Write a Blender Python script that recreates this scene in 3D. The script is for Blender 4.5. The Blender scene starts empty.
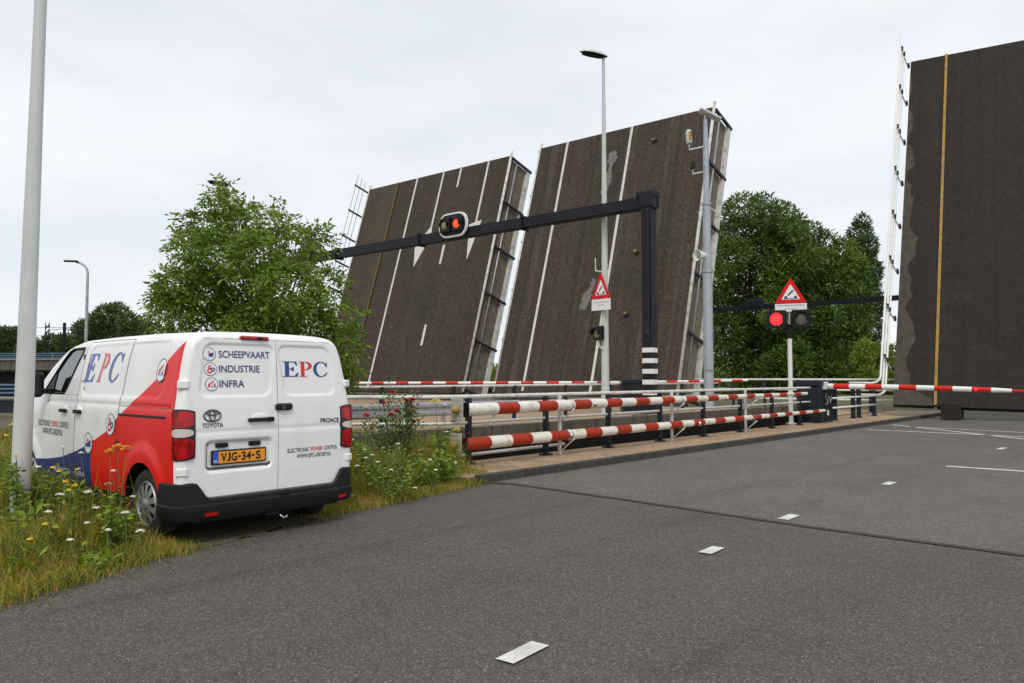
import bpy, math, random
import numpy as np
from mathutils import Matrix, Vector
random.seed(7); rng = np.random.default_rng(11)
S = bpy.context.scene
COL = S.collection
R_ = math.radians

# ------------------------------------------------------------------ camera, sky, sun, exposure
cam = bpy.data.objects.new('camera', bpy.data.cameras.new('camera')); COL.objects.link(cam)
cam.location = (0, 0, 1.519); cam.rotation_euler = (R_(90 + 2.72), 0, 0)
cam.data.sensor_width = 36; cam.data.lens = 26.72; cam.data.clip_end = 3000; cam.data.clip_start = .05
S.camera = cam
W = bpy.data.worlds.new('World'); S.world = W; W.use_nodes = True
nt = W.node_tree; nt.nodes.clear()
SUN_EL, SUN_AZ = R_(50), R_(180)      # azimuth from +Y, clockwise
out = nt.nodes.new('ShaderNodeOutputWorld'); bg = nt.nodes.new('ShaderNodeBackground')
sky = nt.nodes.new('ShaderNodeTexSky'); sky.sky_type = 'NISHITA'; sky.sun_disc = False
sky.sun_elevation = SUN_EL; sky.sun_rotation = SUN_AZ
tc = nt.nodes.new('ShaderNodeTexCoord')
mp = nt.nodes.new('ShaderNodeMapping'); mp.inputs['Scale'].default_value = (1.5, 1.5, 5.0)
no = nt.nodes.new('ShaderNodeTexNoise'); no.inputs['Scale'].default_value = 1.7; no.inputs['Detail'].default_value = 6; no.inputs['Roughness'].default_value = .52
rp = nt.nodes.new('ShaderNodeValToRGB')
rp.color_ramp.elements[0].position = .34; rp.color_ramp.elements[0].color = (6.7, 7.05, 7.5, 1)
rp.color_ramp.elements[1].position = .62; rp.color_ramp.elements[1].color = (7.9, 8.1, 8.45, 1)
mx = nt.nodes.new('ShaderNodeMix'); mx.data_type = 'RGBA'; mx.inputs[0].default_value = .93
nt.links.new(tc.outputs['Generated'], mp.inputs[0]); nt.links.new(mp.outputs[0], no.inputs['Vector'])
nt.links.new(no.outputs['Fac'], rp.inputs[0]); nt.links.new(sky.outputs[0], mx.inputs[6]); nt.links.new(rp.outputs[0], mx.inputs[7])
nt.links.new(mx.outputs[2], bg.inputs[0]); bg.inputs[1].default_value = .1
nt.links.new(bg.outputs[0], out.inputs[0])
sun = bpy.data.objects.new('sun', bpy.data.lights.new('sun', 'SUN')); COL.objects.link(sun)
sun.data.energy = 1.3; sun.data.angle = R_(25); sun.data.color = (1, .95, .87)
sd = Vector((math.sin(SUN_AZ) * math.cos(SUN_EL), math.cos(SUN_AZ) * math.cos(SUN_EL), math.sin(SUN_EL)))
sun.rotation_euler = sd.to_track_quat('Z', 'Y').to_euler()
S.view_settings.view_transform = 'Standard'; S.view_settings.look = 'None'
S.view_settings.exposure = 0.3; S.view_settings.gamma = 1.0; S.view_settings.use_curve_mapping = False

# ------------------------------------------------------------------ materials
def mat(name, col, rough=.6, metal=0, noise=None, bump=0, coat=0, spec=.5, emit=None, island=0, trans=0):
    """noise = list of (scale, second colour, low, high, (sx,sy,sz)) layers mixed over the base colour"""
    m = bpy.data.materials.new(name); m.use_nodes = True; t = m.node_tree
    b = t.nodes['Principled BSDF']; b.inputs['Roughness'].default_value = rough; b.inputs['Metallic'].default_value = metal
    b.inputs['Specular IOR Level'].default_value = spec
    if coat: b.inputs['Coat Weight'].default_value = coat; b.inputs['Coat Roughness'].default_value = .05
    b.inputs['Base Color'].default_value = (*col, 1)
    c = t.nodes.new('ShaderNodeRGB'); c.outputs[0].default_value = (*col, 1); last = c.outputs[0]
    tcn = t.nodes.new('ShaderNodeTexCoord')
    for (sc, c2, lo, hi, stretch) in (noise or []):
        mpn = t.nodes.new('ShaderNodeMapping'); mpn.inputs['Scale'].default_value = stretch
        n = t.nodes.new('ShaderNodeTexNoise'); n.inputs['Scale'].default_value = sc; n.inputs['Detail'].default_value = 5; n.inputs['Roughness'].default_value = .6
        mr = t.nodes.new('ShaderNodeMapRange'); mr.inputs[1].default_value = lo; mr.inputs[2].default_value = hi
        mxn = t.nodes.new('ShaderNodeMix'); mxn.data_type = 'RGBA'; mxn.inputs[7].default_value = (*c2, 1)
        t.links.new(tcn.outputs['Object'], mpn.inputs[0]); t.links.new(mpn.outputs[0], n.inputs['Vector'])
        t.links.new(n.outputs['Fac'], mr.inputs[0]); t.links.new(mr.outputs[0], mxn.inputs[0]); t.links.new(last, mxn.inputs[6]); last = mxn.outputs[2]
    if island:
        g = t.nodes.new('ShaderNodeNewGeometry'); hs = t.nodes.new('ShaderNodeHueSaturation')
        mr = t.nodes.new('ShaderNodeMapRange'); mr.inputs[3].default_value = 1 - island; mr.inputs[4].default_value = 1 + island
        t.links.new(g.outputs['Random Per Island'], mr.inputs[0]); t.links.new(mr.outputs[0], hs.inputs['Value']); t.links.new(last, hs.inputs['Color']); last = hs.outputs[0]
    t.links.new(last, b.inputs['Base Color'])
    if bump:
        n = t.nodes.new('ShaderNodeTexNoise'); n.inputs['Scale'].default_value = bump[0]; n.inputs['Detail'].default_value = 4
        bp = t.nodes.new('ShaderNodeBump'); bp.inputs['Strength'].default_value = bump[1]; bp.inputs['Distance'].default_value = bump[2]
        t.links.new(tcn.outputs['Object'], n.inputs['Vector']); t.links.new(n.outputs['Fac'], bp.inputs['Height']); t.links.new(bp.outputs[0], b.inputs['Normal'])
    if emit: b.inputs['Emission Color'].default_value = (*emit[0], 1); b.inputs['Emission Strength'].default_value = emit[1]
    if trans:
        tl = t.nodes.new('ShaderNodeBsdfTranslucent'); ms = t.nodes.new('ShaderNodeMixShader'); ms.inputs[0].default_value = trans
        t.links.new(last, tl.inputs[0]); t.links.new(b.outputs[0], ms.inputs[1]); t.links.new(tl.outputs[0], ms.inputs[2])
        t.links.new(ms.outputs[0], t.nodes['Material Output'].inputs[0])
    return m
U = (1, 1, 1)
M = {}
M['white'] = mat('white_paint', (.72, .72, .70), .45, noise=[(3, (.5, .48, .42), .55, .8, U), (14, (.32, .27, .2), .68, .8, (1, 1, .35))])
M['rail_white'] = mat('rail_white', (.62, .62, .58), .5, noise=[(6, (.36, .34, .27), .5, .75, U), (22, (.2, .17, .11), .66, .78, U)])
M['arm_white'] = mat('arm_white', (.74, .71, .64), .45, noise=[(5, (.52, .47, .33), .48, .75, U), (16, (.2, .17, .09), .60, .72, U), (34, (.13, .07, .035), .70, .74, U)])
M['arm_red'] = mat('arm_red', (.36, .030, .007), .45, spec=.22, noise=[(5, (.27, .022, .006), .45, .7, U), (16, (.12, .03, .015), .64, .76, U), (30, (.42, .36, .30), .71, .745, U)])
M['new_red'] = mat('barrier_red', (.62, .018, .006), .42, spec=.25, noise=[(4, (.5, .03, .015), .45, .7, U)])
M['new_white'] = mat('barrier_white', (.78, .78, .76), .4, noise=[(8, (.6, .6, .57), .55, .8, U)])
M['grey_pole'] = mat('grey_pole', (.40, .43, .46), .45, .2, noise=[(3, (.31, .34, .36), .45, .7, U)])
M['pole_pale'] = mat('pale_pole', (.55, .57, .56), .5, noise=[(4, (.43, .45, .42), .5, .75, (1, 1, .3)), (25, (.25, .24, .2), .7, .8, U)])
M['galv'] = mat('galvanised', (.42, .43, .44), .42, .55, noise=[(7, (.3, .31, .32), .4, .7, U)])
M['dark_steel'] = mat('dark_blue_steel', (.012, .017, .026), .45, spec=.3, noise=[(6, (.026, .03, .036), .5, .8, U)])
M['gantry'] = mat('gantry_paint', (.007, .009, .0125), .5, spec=.25, noise=[(2, (.016, .019, .023), .45, .8, U)])
M['black'] = mat('black_plastic', (.007, .007, .0075), .5, spec=.3)
M['black_gloss'] = mat('black_gloss', (.012, .012, .013), .2)
M['bumper'] = mat('bumper_plastic', (.009, .0095, .0105), .55, spec=.3, noise=[(5, (.016, .0155, .015), .5, .8, U)], bump=(900, .15, .001))
M['rubber'] = mat('rubber', (.018, .018, .018), .8, noise=[(10, (.035, .032, .028), .5, .8, U)])
M['concrete'] = mat('concrete', (.24, .225, .20), .9, noise=[(2, (.15, .14, .12), .42, .7, U), (9, (.06, .055, .045), .62, .78, (1, 1, .25)), (40, (.3, .29, .26), .5, .8, U)], bump=(60, .3, .01))
M['old_concrete'] = mat('old_concrete', (.12, .10, .078), .9, noise=[(2, (.085, .08, .068), .42, .7, U), (7, (.035, .03, .024), .5, .68, (1, 1, .12)), (9, (.07, .085, .03), .66, .8, U)], bump=(50, .3, .01))
M['kerb'] = mat('kerb_stone', (.05, .046, .04), .9, noise=[(5, (.035, .032, .028), .4, .65, U), (60, (.15, .145, .13), .55, .8, U)], bump=(90, .4, .006))
M['walk'] = mat('walk_gravel', (.40, .285, .175), .95, noise=[(1.3, (.25, .17, .10), .4, .7, U), (9, (.17, .11, .06), .5, .66, U), (34, (.50, .37, .25), .52, .66, U), (45, (.10, .07, .04), .58, .7, U), (3.5, (.09, .07, .035), .62, .74, U)], bump=(150, .7, .01))
M['soil'] = mat('soil', (.11, .085, .045), 1, noise=[(3, (.07, .085, .028), .4, .65, U), (30, (.15, .125, .08), .5, .75, U)], bump=(40, .6, .02))
M['paint_mark'] = mat('road_paint', (.66, .65, .62), .7, noise=[(4, (.48, .46, .42), .42, .7, U), (60, (.30, .28, .25), .58, .68, U), (12, (.32, .30, .27), .62, .74, U)])
M['tar'] = mat('tar_joint', (.034, .023, .016), .75, noise=[(8, (.06, .045, .036), .45, .7, U)])
M['lens_red'] = mat('tail_red', (.48, .002, .006), .15, coat=.35, spec=.3, noise=[(9, (.16, .001, .003), .45, .58, (1.6, 1.6, .7)), (30, (.75, .06, .06), .64, .74, (1, 1, .4))])
M['lens_clear'] = mat('tail_clear', (.58, .5, .46), .15, coat=.6)
M['glass_lens'] = mat('dull_lens', (.13, .13, .10), .2, coat=.5)
M['amber_lens'] = mat('amber_lens', (.26, .23, .10), .25, coat=.4)
M['red_lit'] = mat('red_signal_lit', (.5, .01, .012), .3, emit=((1, .035, .045), 1.15))
M['orange_lit'] = mat('orange_signal_lit', (.6, .08, .02), .3, emit=((1, .10, .03), .7))
M['sign_white'] = mat('sign_white', (.75, .75, .74), .35)
M['sign_red'] = mat('sign_red', (.62, .006, .008), .35, spec=.25)
M['sign_blue'] = mat('sign_dark_blue', (.01, .055, .10), .4)
M['sign_grey'] = mat('sign_grey_text', (.32, .34, .34), .5)
M['blue'] = mat('decal_blue', (.012, .05, .24), .3)
M['navy'] = mat('decal_navy', (.03, .055, .17), .3)
M['blue_soft'] = mat('decal_blue_soft', (.09, .12, .42), .3)
M['red'] = mat('decal_red', (.66, .012, .02), .3)
M['red_soft'] = mat('decal_red_soft', (.66, .10, .12), .3)
M['ring'] = mat('decal_ring', (.13, .19, .30), .3)
M['text_grey'] = mat('decal_grey', (.07, .08, .11), .4)
M['decal_white'] = mat('decal_white', (.78, .79, .8), .3)
M['chrome'] = mat('chrome', (.5, .5, .5), .15, 1)
M['badge'] = mat('badge_metal', (.12, .12, .12), .25, .8)
M['plate'] = mat('plate_orange', (.80, .30, .012), .4)
M['plate_blue'] = mat('plate_blue', (.02, .09, .50), .4)
M['seam'] = mat('seam_dark', (.05, .05, .05), .7)
M['interior'] = mat('cab_interior', (.03, .03, .032), .8)
M['silver'] = mat('wheel_silver', (.42, .42, .43), .35, .6)
M['trunk'] = mat('bark', (.09, .07, .05), .95, noise=[(9, (.05, .04, .03), .4, .65, (1, 1, .2))], bump=(30, .6, .02))
M['stem'] = mat('plant_stem', (.09, .14, .035), .7, island=.3)
M['leaf_ash'] = mat('leaf_ash', (.125, .21, .016), .45, noise=[(.9, (.22, .30, .03), .4, .65, U)], island=.45, trans=.34)
M['leaf_poplar'] = mat('leaf_poplar', (.066, .122, .012), .5, noise=[(.16, (.14, .21, .022), .45, .65, U)], island=.5, trans=.22)
M['leaf_dark'] = mat('leaf_dark', (.045, .085, .018), .55, noise=[(.16, (.075, .125, .026), .45, .65, U)], island=.5, trans=.2)
M['leaf_light'] = mat('leaf_light', (.18, .25, .022), .5, noise=[(.3, (.21, .24, .03), .45, .65, U)], island=.4, trans=.3)
M['leaf_bank'] = mat('leaf_bank', (.075, .12, .025), .55, noise=[(.2, (.12, .165, .04), .45, .65, U)], island=.4, trans=.25)
M['leaf_weed'] = mat('leaf_weed', (.17, .26, .018), .5, island=.45, trans=.3)
M['leaf_rose'] = mat('leaf_rose', (.085, .15, .028), .45, noise=[(6, (.13, .07, .03), .55, .7, U)], island=.45, trans=.25)
M['petal_red'] = mat('petal_red', (.55, .008, .02), .5, island=.3, trans=.2)
M['petal_pink'] = mat('petal_pink', (.75, .03, .16), .5, island=.3, trans=.2)
M['petal_white'] = mat('petal_white', (.72, .72, .62), .7, island=.2, trans=.2)
M['petal_yellow'] = mat('petal_yellow', (.72, .52, .03), .6, island=.2, trans=.2)
M['petal_orange'] = mat('petal_orange', (.62, .27, .02), .6, island=.3, trans=.2)
M['blue_rail'] = mat('blue_rail', (.10, .19, .30), .5)
M['deck_rust'] = mat('deck_underframe', (.15, .12, .085), .8, noise=[(3, (.23, .20, .16), .45, .7, U), (12, (.05, .04, .03), .5, .75, U)])
M['flange'] = mat('flange_grey', (.60, .60, .57), .55, noise=[(3, (.33, .32, .29), .45, .7, U), (15, (.2, .17, .13), .62, .78, U)])
M['kerb_yellow'] = mat('kerb_yellow', (.36, .21, .035), .7, noise=[(4, (.20, .14, .05), .42, .68, U)])

M['kerb_brown'] = mat('kerb_brown', (.20, .125, .03), .8, noise=[(4, (.09, .06, .025), .42, .65, U)])

M['plate_grey'] = mat('plate_grey', (.40, .38, .34), .6, noise=[(6, (.25, .22, .17), .45, .7, U), (18, (.16, .11, .06), .6, .74, U)])

def grass_mat():
    m = mat('grass_blades', (.1, .15, .03), .6, trans=.3); t = m.node_tree
    b = t.nodes['Principled BSDF']; tl = next(n for n in t.nodes if n.type == 'BSDF_TRANSLUCENT')
    g = t.nodes.new('ShaderNodeNewGeometry'); cr = t.nodes.new('ShaderNodeValToRGB'); e = cr.color_ramp
    e.elements[0].color = (.035, .055, .008, 1); e.elements[1].color = (.52, .35, .12, 1)
    for p, c in ((.24, (.11, .155, .012, 1)), (.46, (.26, .31, .018, 1)), (.66, (.40, .34, .025, 1)), (.84, (.44, .29, .05, 1))):
        x = e.elements.new(p); x.color = c
    # drier patches here and there
    tcn = t.nodes.new('ShaderNodeTexCoord'); n = t.nodes.new('ShaderNodeTexNoise'); n.inputs['Scale'].default_value = .9
    mr = t.nodes.new('ShaderNodeMapRange'); mr.inputs[1].default_value = .35; mr.inputs[2].default_value = .7; mr.inputs[3].default_value = -.25; mr.inputs[4].default_value = .28
    ad = t.nodes.new('ShaderNodeMath'); ad.operation = 'ADD'
    t.links.new(tcn.outputs['Object'], n.inputs['Vector']); t.links.new(n.outputs['Fac'], mr.inputs[0])
    t.links.new(g.outputs['Random Per Island'], ad.inputs[0]); t.links.new(mr.outputs[0], ad.inputs[1]); t.links.new(ad.outputs[0], cr.inputs[0])
    t.links.new(cr.outputs[0], b.inputs['Base Color']); t.links.new(cr.outputs[0], tl.inputs[0])
    return m
M['grass'] = grass_mat()

def asphalt(name, base, light, grain, sc=1.0, streak=None, spk=.8):
    """asphalt: mottled base, fine aggregate speckle, worn patches"""
    m = mat(name, base, .85, noise=[(.35, tuple(c * 1.22 for c in base), .4, .62, U), (1.3, tuple(c * .80 for c in base), .5, .7, U), (.9, tuple(c * .62 for c in base), .64, .74, U), (7, tuple(c * .85 for c in base), .5, .7, U)] + (streak or []))
    t = m.node_tree; b = t.nodes['Principled BSDF']; last = b.inputs['Base Color'].links[0].from_socket
    tcn = t.nodes.new('ShaderNodeTexCoord')
    for scale, cc, thr in ((grain, light, spk), (grain * .55, tuple(c * .45 for c in base), .72), (grain * .35, tuple(c * 1.15 for c in light), spk + .12)):
        v = t.nodes.new('ShaderNodeTexVoronoi'); v.inputs['Scale'].default_value = scale * sc
        sx = t.nodes.new('ShaderNodeSeparateColor'); mr = t.nodes.new('ShaderNodeMapRange'); mr.inputs[1].default_value = thr; mr.inputs[2].default_value = thr + .15; mr.inputs[4].default_value = .75
        x = t.nodes.new('ShaderNodeMix'); x.data_type = 'RGBA'; x.inputs[7].default_value = (*cc, 1)
        t.links.new(tcn.outputs['Object'], v.inputs['Vector']); t.links.new(v.outputs['Color'], sx.inputs[0]); t.links.new(sx.outputs[0], mr.inputs[0])
        t.links.new(mr.outputs[0], x.inputs[0]); t.links.new(last, x.inputs[6]); last = x.outputs[2]
    t.links.new(last, b.inputs['Base Color'])
    n = t.nodes.new('ShaderNodeTexNoise'); n.inputs['Scale'].default_value = grain * .7; bp = t.nodes.new('ShaderNodeBump'); bp.inputs['Strength'].default_value = .5; bp.inputs['Distance'].default_value = .008
    t.links.new(tcn.outputs['Object'], n.inputs['Vector']); t.links.new(n.outputs['Fac'], bp.inputs['Height']); t.links.new(bp.outputs[0], b.inputs['Normal'])
    return m
M['asphalt'] = asphalt('asphalt_near', (.073, .065, .054), (.34, .30, .245), 135, spk=.86, streak=[(.55, (.088, .078, .064), .48, .66, (.05, 1, 1)), (1.4, (.046, .040, .033), .56, .72, (.06, 1, 1)), (3.2, (.03, .026, .022), .70, .77, (.5, 1, 1))])
M['asphalt_far'] = asphalt('asphalt_far', (.105, .096, .079), (.30, .27, .22), 110, spk=.85, streak=[(.6, (.115, .104, .085), .48, .64, (.05, 1, 1)), (1.2, (.068, .06, .049), .56, .72, (.06, 1, 1)), (3, (.045, .04, .032), .70, .77, (.5, 1, 1))])
ST = (1, .06, 1)
M['deck'] = asphalt('deck_surface', (.043, .029, .016), (.085, .062, .04), 22, streak=[(1.1, (.056, .041, .026), .5, .64, (1, .015, 1)), (1.6, (.052, .039, .026), .5, .72, ST), (.25, (.027, .020, .014), .45, .7, U), (.5, (.020, .015, .011), .6, .75, (1.5, .2, 1)), (5, (.062, .05, .036), .68, .8, U)])
M['deck_rut'] = asphalt('deck_rutted', (.045, .030, .017), (.085, .064, .042), 22, streak=[(1.25, (.078, .062, .046), .50, .60, (1, .012, 1)), (1.9, (.022, .016, .010), .52, .62, (1, .012, 1)), (.5, (.055, .041, .027), .5, .7, (1, .08, 1)), (.25, (.028, .021, .015), .45, .7, U), (2.2, (.020, .015, .011), .58, .7, (1, .05, 1))])
M['deck_path'] = asphalt('deck_path', (.052, .037, .02), (.09, .072, .045), 22, streak=[(.6, (.074, .056, .032), .45, .7, (1, .3, 1))])
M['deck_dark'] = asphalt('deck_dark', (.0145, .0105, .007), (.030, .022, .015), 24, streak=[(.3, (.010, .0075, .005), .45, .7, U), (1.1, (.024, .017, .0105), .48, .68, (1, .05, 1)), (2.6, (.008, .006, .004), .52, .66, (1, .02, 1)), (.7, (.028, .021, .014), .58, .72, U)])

# ------------------------------------------------------------------ mesh builder
XF = {}                                  # world matrix of every root Empty
class MB:
    def __init__(s): s.v = []; s.f = []; s.m = []; s.n = 0
    def add(s, vs, fs, mi=0):
        b = s.n; s.v += [tuple(p) for p in vs]; s.n += len(vs)
        s.f += [tuple(i + b for i in f) for f in fs]; s.m += [mi] * len(fs); return s
    def box(s, c, d, R=None, mi=0, bev=0):
        hx, hy, hz = d[0] / 2, d[1] / 2, d[2] / 2
        if bev:
            pts = []
            for z, k in ((-hz, 1), (-hz + bev, 0), (hz - bev, 0), (hz, 1)):
                o = bev if k else 0
                pts.append([(-hx + o, -hy + bev, z), (-hx + bev, -hy + o, z), (hx - bev, -hy + o, z), (hx - o, -hy + bev, z), (hx - o, hy - bev, z), (hx - bev, hy - o, z), (-hx + bev, hy - o, z), (-hx + o, hy - bev, z)])
            vs = [p for r in pts for p in r]; fs = [tuple(range(7, -1, -1)), tuple(range(24, 32))]
            for r in range(3):
                for i in range(8): j = (i + 1) % 8; fs.append((r * 8 + i, r * 8 + j, r * 8 + 8 + j, r * 8 + 8 + i))
        else:
            vs = [(x, y, z) for z in (-hz, hz) for x, y in ((-hx, -hy), (hx, -hy), (hx, hy), (-hx, hy))]
            fs = [(3, 2, 1, 0), (4, 5, 6, 7), (0, 1, 5, 4), (1, 2, 6, 5), (2, 3, 7, 6), (3, 0, 4, 7)]
        c = Vector(c); vs = [(R @ Vector(p) if R else Vector(p)) + c for p in vs]
        return s.add(vs, fs, mi)
    def bar(s, a, b, w, h, up=(0, 0, 1), mi=0):          # rectangular bar from a to b; h is measured along up
        a, b = Vector(a), Vector(b); y = (b - a).normalized(); u = Vector(up); x = y.cross(u).normalized(); z = x.cross(y)
        return s.box((a + b) / 2, (w, (b - a).length, h), Matrix((x, y, z)).transposed(), mi)
    def tube(s, pts, r, n=8, mi=0, cap=True):
        pts = [Vector(p) for p in pts]; k = len(pts); rs = r if isinstance(r, (list, tuple)) else [r] * k
        t = [(pts[min(i + 1, k - 1)] - pts[max(i - 1, 0)]).normalized() for i in range(k)]
        x = t[0].orthogonal().normalized(); vs = []; fs = []
        for i in range(k):
            x = (x - t[i] * x.dot(t[i])).normalized(); y = t[i].cross(x)
            for j in range(n):
                a = 2 * math.pi * j / n; vs.append(pts[i] + (x * math.cos(a) + y * math.sin(a)) * rs[i])
        for i in range(k - 1):
            for j in range(n): q = (j + 1) % n; fs.append((i * n + j, i * n + q, i * n + n + q, i * n + n + j))
        if cap: fs += [tuple(range(n - 1, -1, -1)), tuple(range((k - 1) * n, k * n))]
        return s.add(vs, fs, mi)
    def poly(s, pts, mi=0): return s.add(pts, [tuple(range(len(pts)))], mi)
    def prism(s, pts, off, mi=0):                        # extrude a planar outline along the vector off
        n = len(pts); o = Vector(off); a = [Vector(p) for p in pts]
        return s.add(a + [p + o for p in a], [tuple(range(n - 1, -1, -1)), tuple(range(n, 2 * n))] + [(i, (i + 1) % n, n + (i + 1) % n, n + i) for i in range(n)], mi)
    def lathe(s, prof, mx, n=24, mi=0):                  # profile of (radius, height); axis = local z of mx
        k = len(prof); vs = []; fs = []
        for (r, z) in prof:
            for j in range(n): a = 2 * math.pi * j / n; vs.append(mx @ Vector((r * math.cos(a), r * math.sin(a), z)))
        for i in range(k - 1):
            for j in range(n): q = (j + 1) % n; fs.append((i * n + j, i * n + q, i * n + n + q, i * n + n + j))
        return s.add(vs, fs, mi)
    def ball(s, c, r, n=8, mi=0, sz=1):
        pr = [(max(r * math.sin(math.pi * i / n), 1e-4), -r * sz * math.cos(math.pi * i / n)) for i in range(n + 1)]
        return s.lathe(pr, Matrix.Translation(c), n + 4, mi)
    def build(s, name, mats, parent=None, world=False, smooth=False, origin=None, ang=None):
        if not isinstance(mats, (list, tuple)): mats = [mats]
        vs = s.v
        if world and parent is not None:
            iv = XF[parent.name].inverted(); vs = [iv @ Vector(p) for p in vs]
        if origin is not None: vs = [Vector(p) - Vector(origin) for p in vs]
        me = bpy.data.meshes.new(name); me.from_pydata([tuple(p) for p in vs], [], s.f)
        for m in mats: me.materials.append(m)
        if len(mats) > 1: me.polygons.foreach_set('material_index', s.m)
        if smooth: me.polygons.foreach_set('use_smooth', [True] * len(s.f))
        me.update()
        if smooth and ang: me.set_sharp_from_angle(angle=R_(ang))
        o = bpy.data.objects.new(name, me); COL.objects.link(o)
        if origin is not None: o.location = origin
        if parent is not None:
            o.parent = parent; XF[o.name] = XF[parent.name]
        return o
def tag(o, label, cat, group=None, kind=None):
    o['label'] = label; o['category'] = cat
    if group: o['group'] = group
    if kind: o['kind'] = kind
    return o
def struct(o): o['kind'] = 'structure'; return o
def thing(name, label, cat, loc=(0, 0, 0), rz=0, group=None, mx=None):
    o = bpy.data.objects.new(name, None); COL.objects.link(o); o.empty_display_size = .2
    if mx is not None: o.matrix_world = mx; XF[o.name] = mx.copy()
    else: o.location = loc; o.rotation_euler = (0, 0, rz); XF[o.name] = Matrix.Translation(loc) @ Matrix.Rotation(rz, 4, 'Z')
    return tag(o, label, cat, group)
def np_mesh(name, V, F, mats, parent=None, smooth=False):   # V (n,3), F (m,k) all faces with k corners
    me = bpy.data.meshes.new(name); n, k = F.shape
    me.vertices.add(len(V)); me.vertices.foreach_set('co', np.ascontiguousarray(V, dtype=np.float32).ravel())
    me.loops.add(n * k); me.loops.foreach_set('vertex_index', np.ascontiguousarray(F, dtype=np.int32).ravel())
    me.polygons.add(n); me.polygons.foreach_set('loop_start', np.arange(0, n * k, k, dtype=np.int32))
    try: me.polygons.foreach_set('loop_total', np.full(n, k, dtype=np.int32))
    except Exception: pass
    for m in (mats if isinstance(mats, list) else [mats]): me.materials.append(m)
    me.update(calc_edges=True); me.validate()
    o = bpy.data.objects.new(name, me); COL.objects.link(o)
    if parent is not None: o.parent = parent; XF[o.name] = XF[parent.name]
    return o
def text2d(s, size=1.0, bold=0.0, align='LEFT', sx=1.0, spacing=1.0, res=3):
    """flat triangulated text: (list of 2-D points, faces)"""
    c = bpy.data.curves.new('text', 'FONT'); c.body = s; c.size = size; c.offset = bold; c.align_x = align; c.resolution_u = res; c.space_character = spacing
    o = bpy.data.objects.new('text', c); COL.objects.link(o); bpy.context.view_layer.update()
    me = bpy.data.meshes.new_from_object(o.evaluated_get(bpy.context.evaluated_depsgraph_get()))
    P = [(v.co.x * sx, v.co.y) for v in me.vertices]; F = [tuple(p.vertices) for p in me.polygons]
    bpy.data.objects.remove(o); bpy.data.curves.remove(c); bpy.data.meshes.remove(me)
    return P, F
def ring2d(cx, cy, r0, r1, n=28, ry=1.0):
    P = [(cx + r * math.cos(2 * math.pi * i / n), cy + ry * r * math.sin(2 * math.pi * i / n)) for r in (r0, r1) for i in range(n)]
    return P, [(i, n + i, n + (i + 1) % n, (i + 1) % n) for i in range(n)]
def disc2d(cx, cy, r, n=28, ry=1.0): return [(cx + r * math.cos(2 * math.pi * i / n), cy + ry * r * math.sin(2 * math.pi * i / n)) for i in range(n)], [tuple(range(n))]
def rect2d(x0, y0, x1, y1): return [(x0, y0), (x1, y0), (x1, y1), (x0, y1)], [(0, 1, 2, 3)]

# ------------------------------------------------------------------ road frame: s metres along the kerb, o metres left of it
K0 = Vector((-.46, 10.95, 0)); KD = Vector((.671, .742, 0)).normalized(); KN = Vector((-KD.y, KD.x, 0))
def P(s, o, z=0): return K0 + KD * s + KN * o + Vector((0, 0, z))
ROADZ = math.atan2(KD.y, KD.x)

# ------------------------------------------------------------------ ground, road, walkway
g = MB(); g.poly([(-900, -200, -.06), (900, -200, -.06), (900, 1500, -.06), (-900, 1500, -.06)]); struct(g.build('ground', M['soil']))
edge = [(-3.9, -6), (-3.75, 2), (-3.42, 5.16), (-3.27, 5.57), (-3.02, 6.42), (-2.5, 7.33), (-1.93, 8.62), (-1.38, 9.45), (-.46, 10.95)]
g = MB(); pts = [(x, y, 0) for x, y in edge]
pts += [tuple(P(28, 0)), tuple(P(28, -30)), (40, -6, 0)]
g.poly(pts[::-1]); 
def along(o):                            # object axes turned along the road, so wear runs with the traffic
    o.data.transform(Matrix.Rotation(-ROADZ, 4, 'Z')); o.rotation_euler = (0, 0, ROADZ); return struct(o)
along(g.build('road', M['asphalt']))
joint = [(0, 10.95), (1.56, 9.37), (2.95, 7.87), (4.36, 6.56), (9, 2.2)]
g = MB(); far = [(x, y, .004) for x, y in joint] + [tuple(P(28, -30, .004)), tuple(P(28, 0, .004)), tuple(P(.35, 0, .004))]
g.poly(far); along(g.build('road_resurfaced', M['asphalt_far']))
def strip(name, pts, w, z, m):
    b = MB(); n = len(pts); L = []; Rr = []
    for i, p in enumerate(pts):
        a = Vector(pts[max(i - 1, 0)]); c = Vector(pts[min(i + 1, n - 1)]); t = (c - a).normalized(); q = Vector((-t.y, t.x)) * w / 2
        L.append((p[0] + q.x, p[1] + q.y, z)); Rr.append((p[0] - q.x, p[1] - q.y, z))
    b.add(L + Rr, [(n + i, n + i + 1, i + 1, i) for i in range(n - 1)]); return struct(b.build(name, m))
jp = [(-.35, 11.0)] + joint; fine = []
for a, b in zip(jp[:-1], jp[1:]):
    for k in range(8): t = k / 8; fine.append((a[0] + (b[0] - a[0]) * t + random.uniform(-.012, .012), a[1] + (b[1] - a[1]) * t + random.uniform(-.012, .012)))
strip('tar_joint', fine, .10, .008, M['tar'])
for c, h, L in (((.06, 4.26), .27, .34), ((1.75, 6.74), .30, .30), ((3.0, 8.32), .33, .36), ((5.39, 10.95), .36, .38), ((10.43, 16.28), .40, .55)):
    d = Vector((math.sin(R_(38) + h - .3), math.cos(R_(38) + h - .3))) * L / 2; strip('road_marking', [(c[0] - d.x, c[1] - d.y), (c[0] + d.x, c[1] + d.y)], .12, .012, M['paint_mark'])
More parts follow.
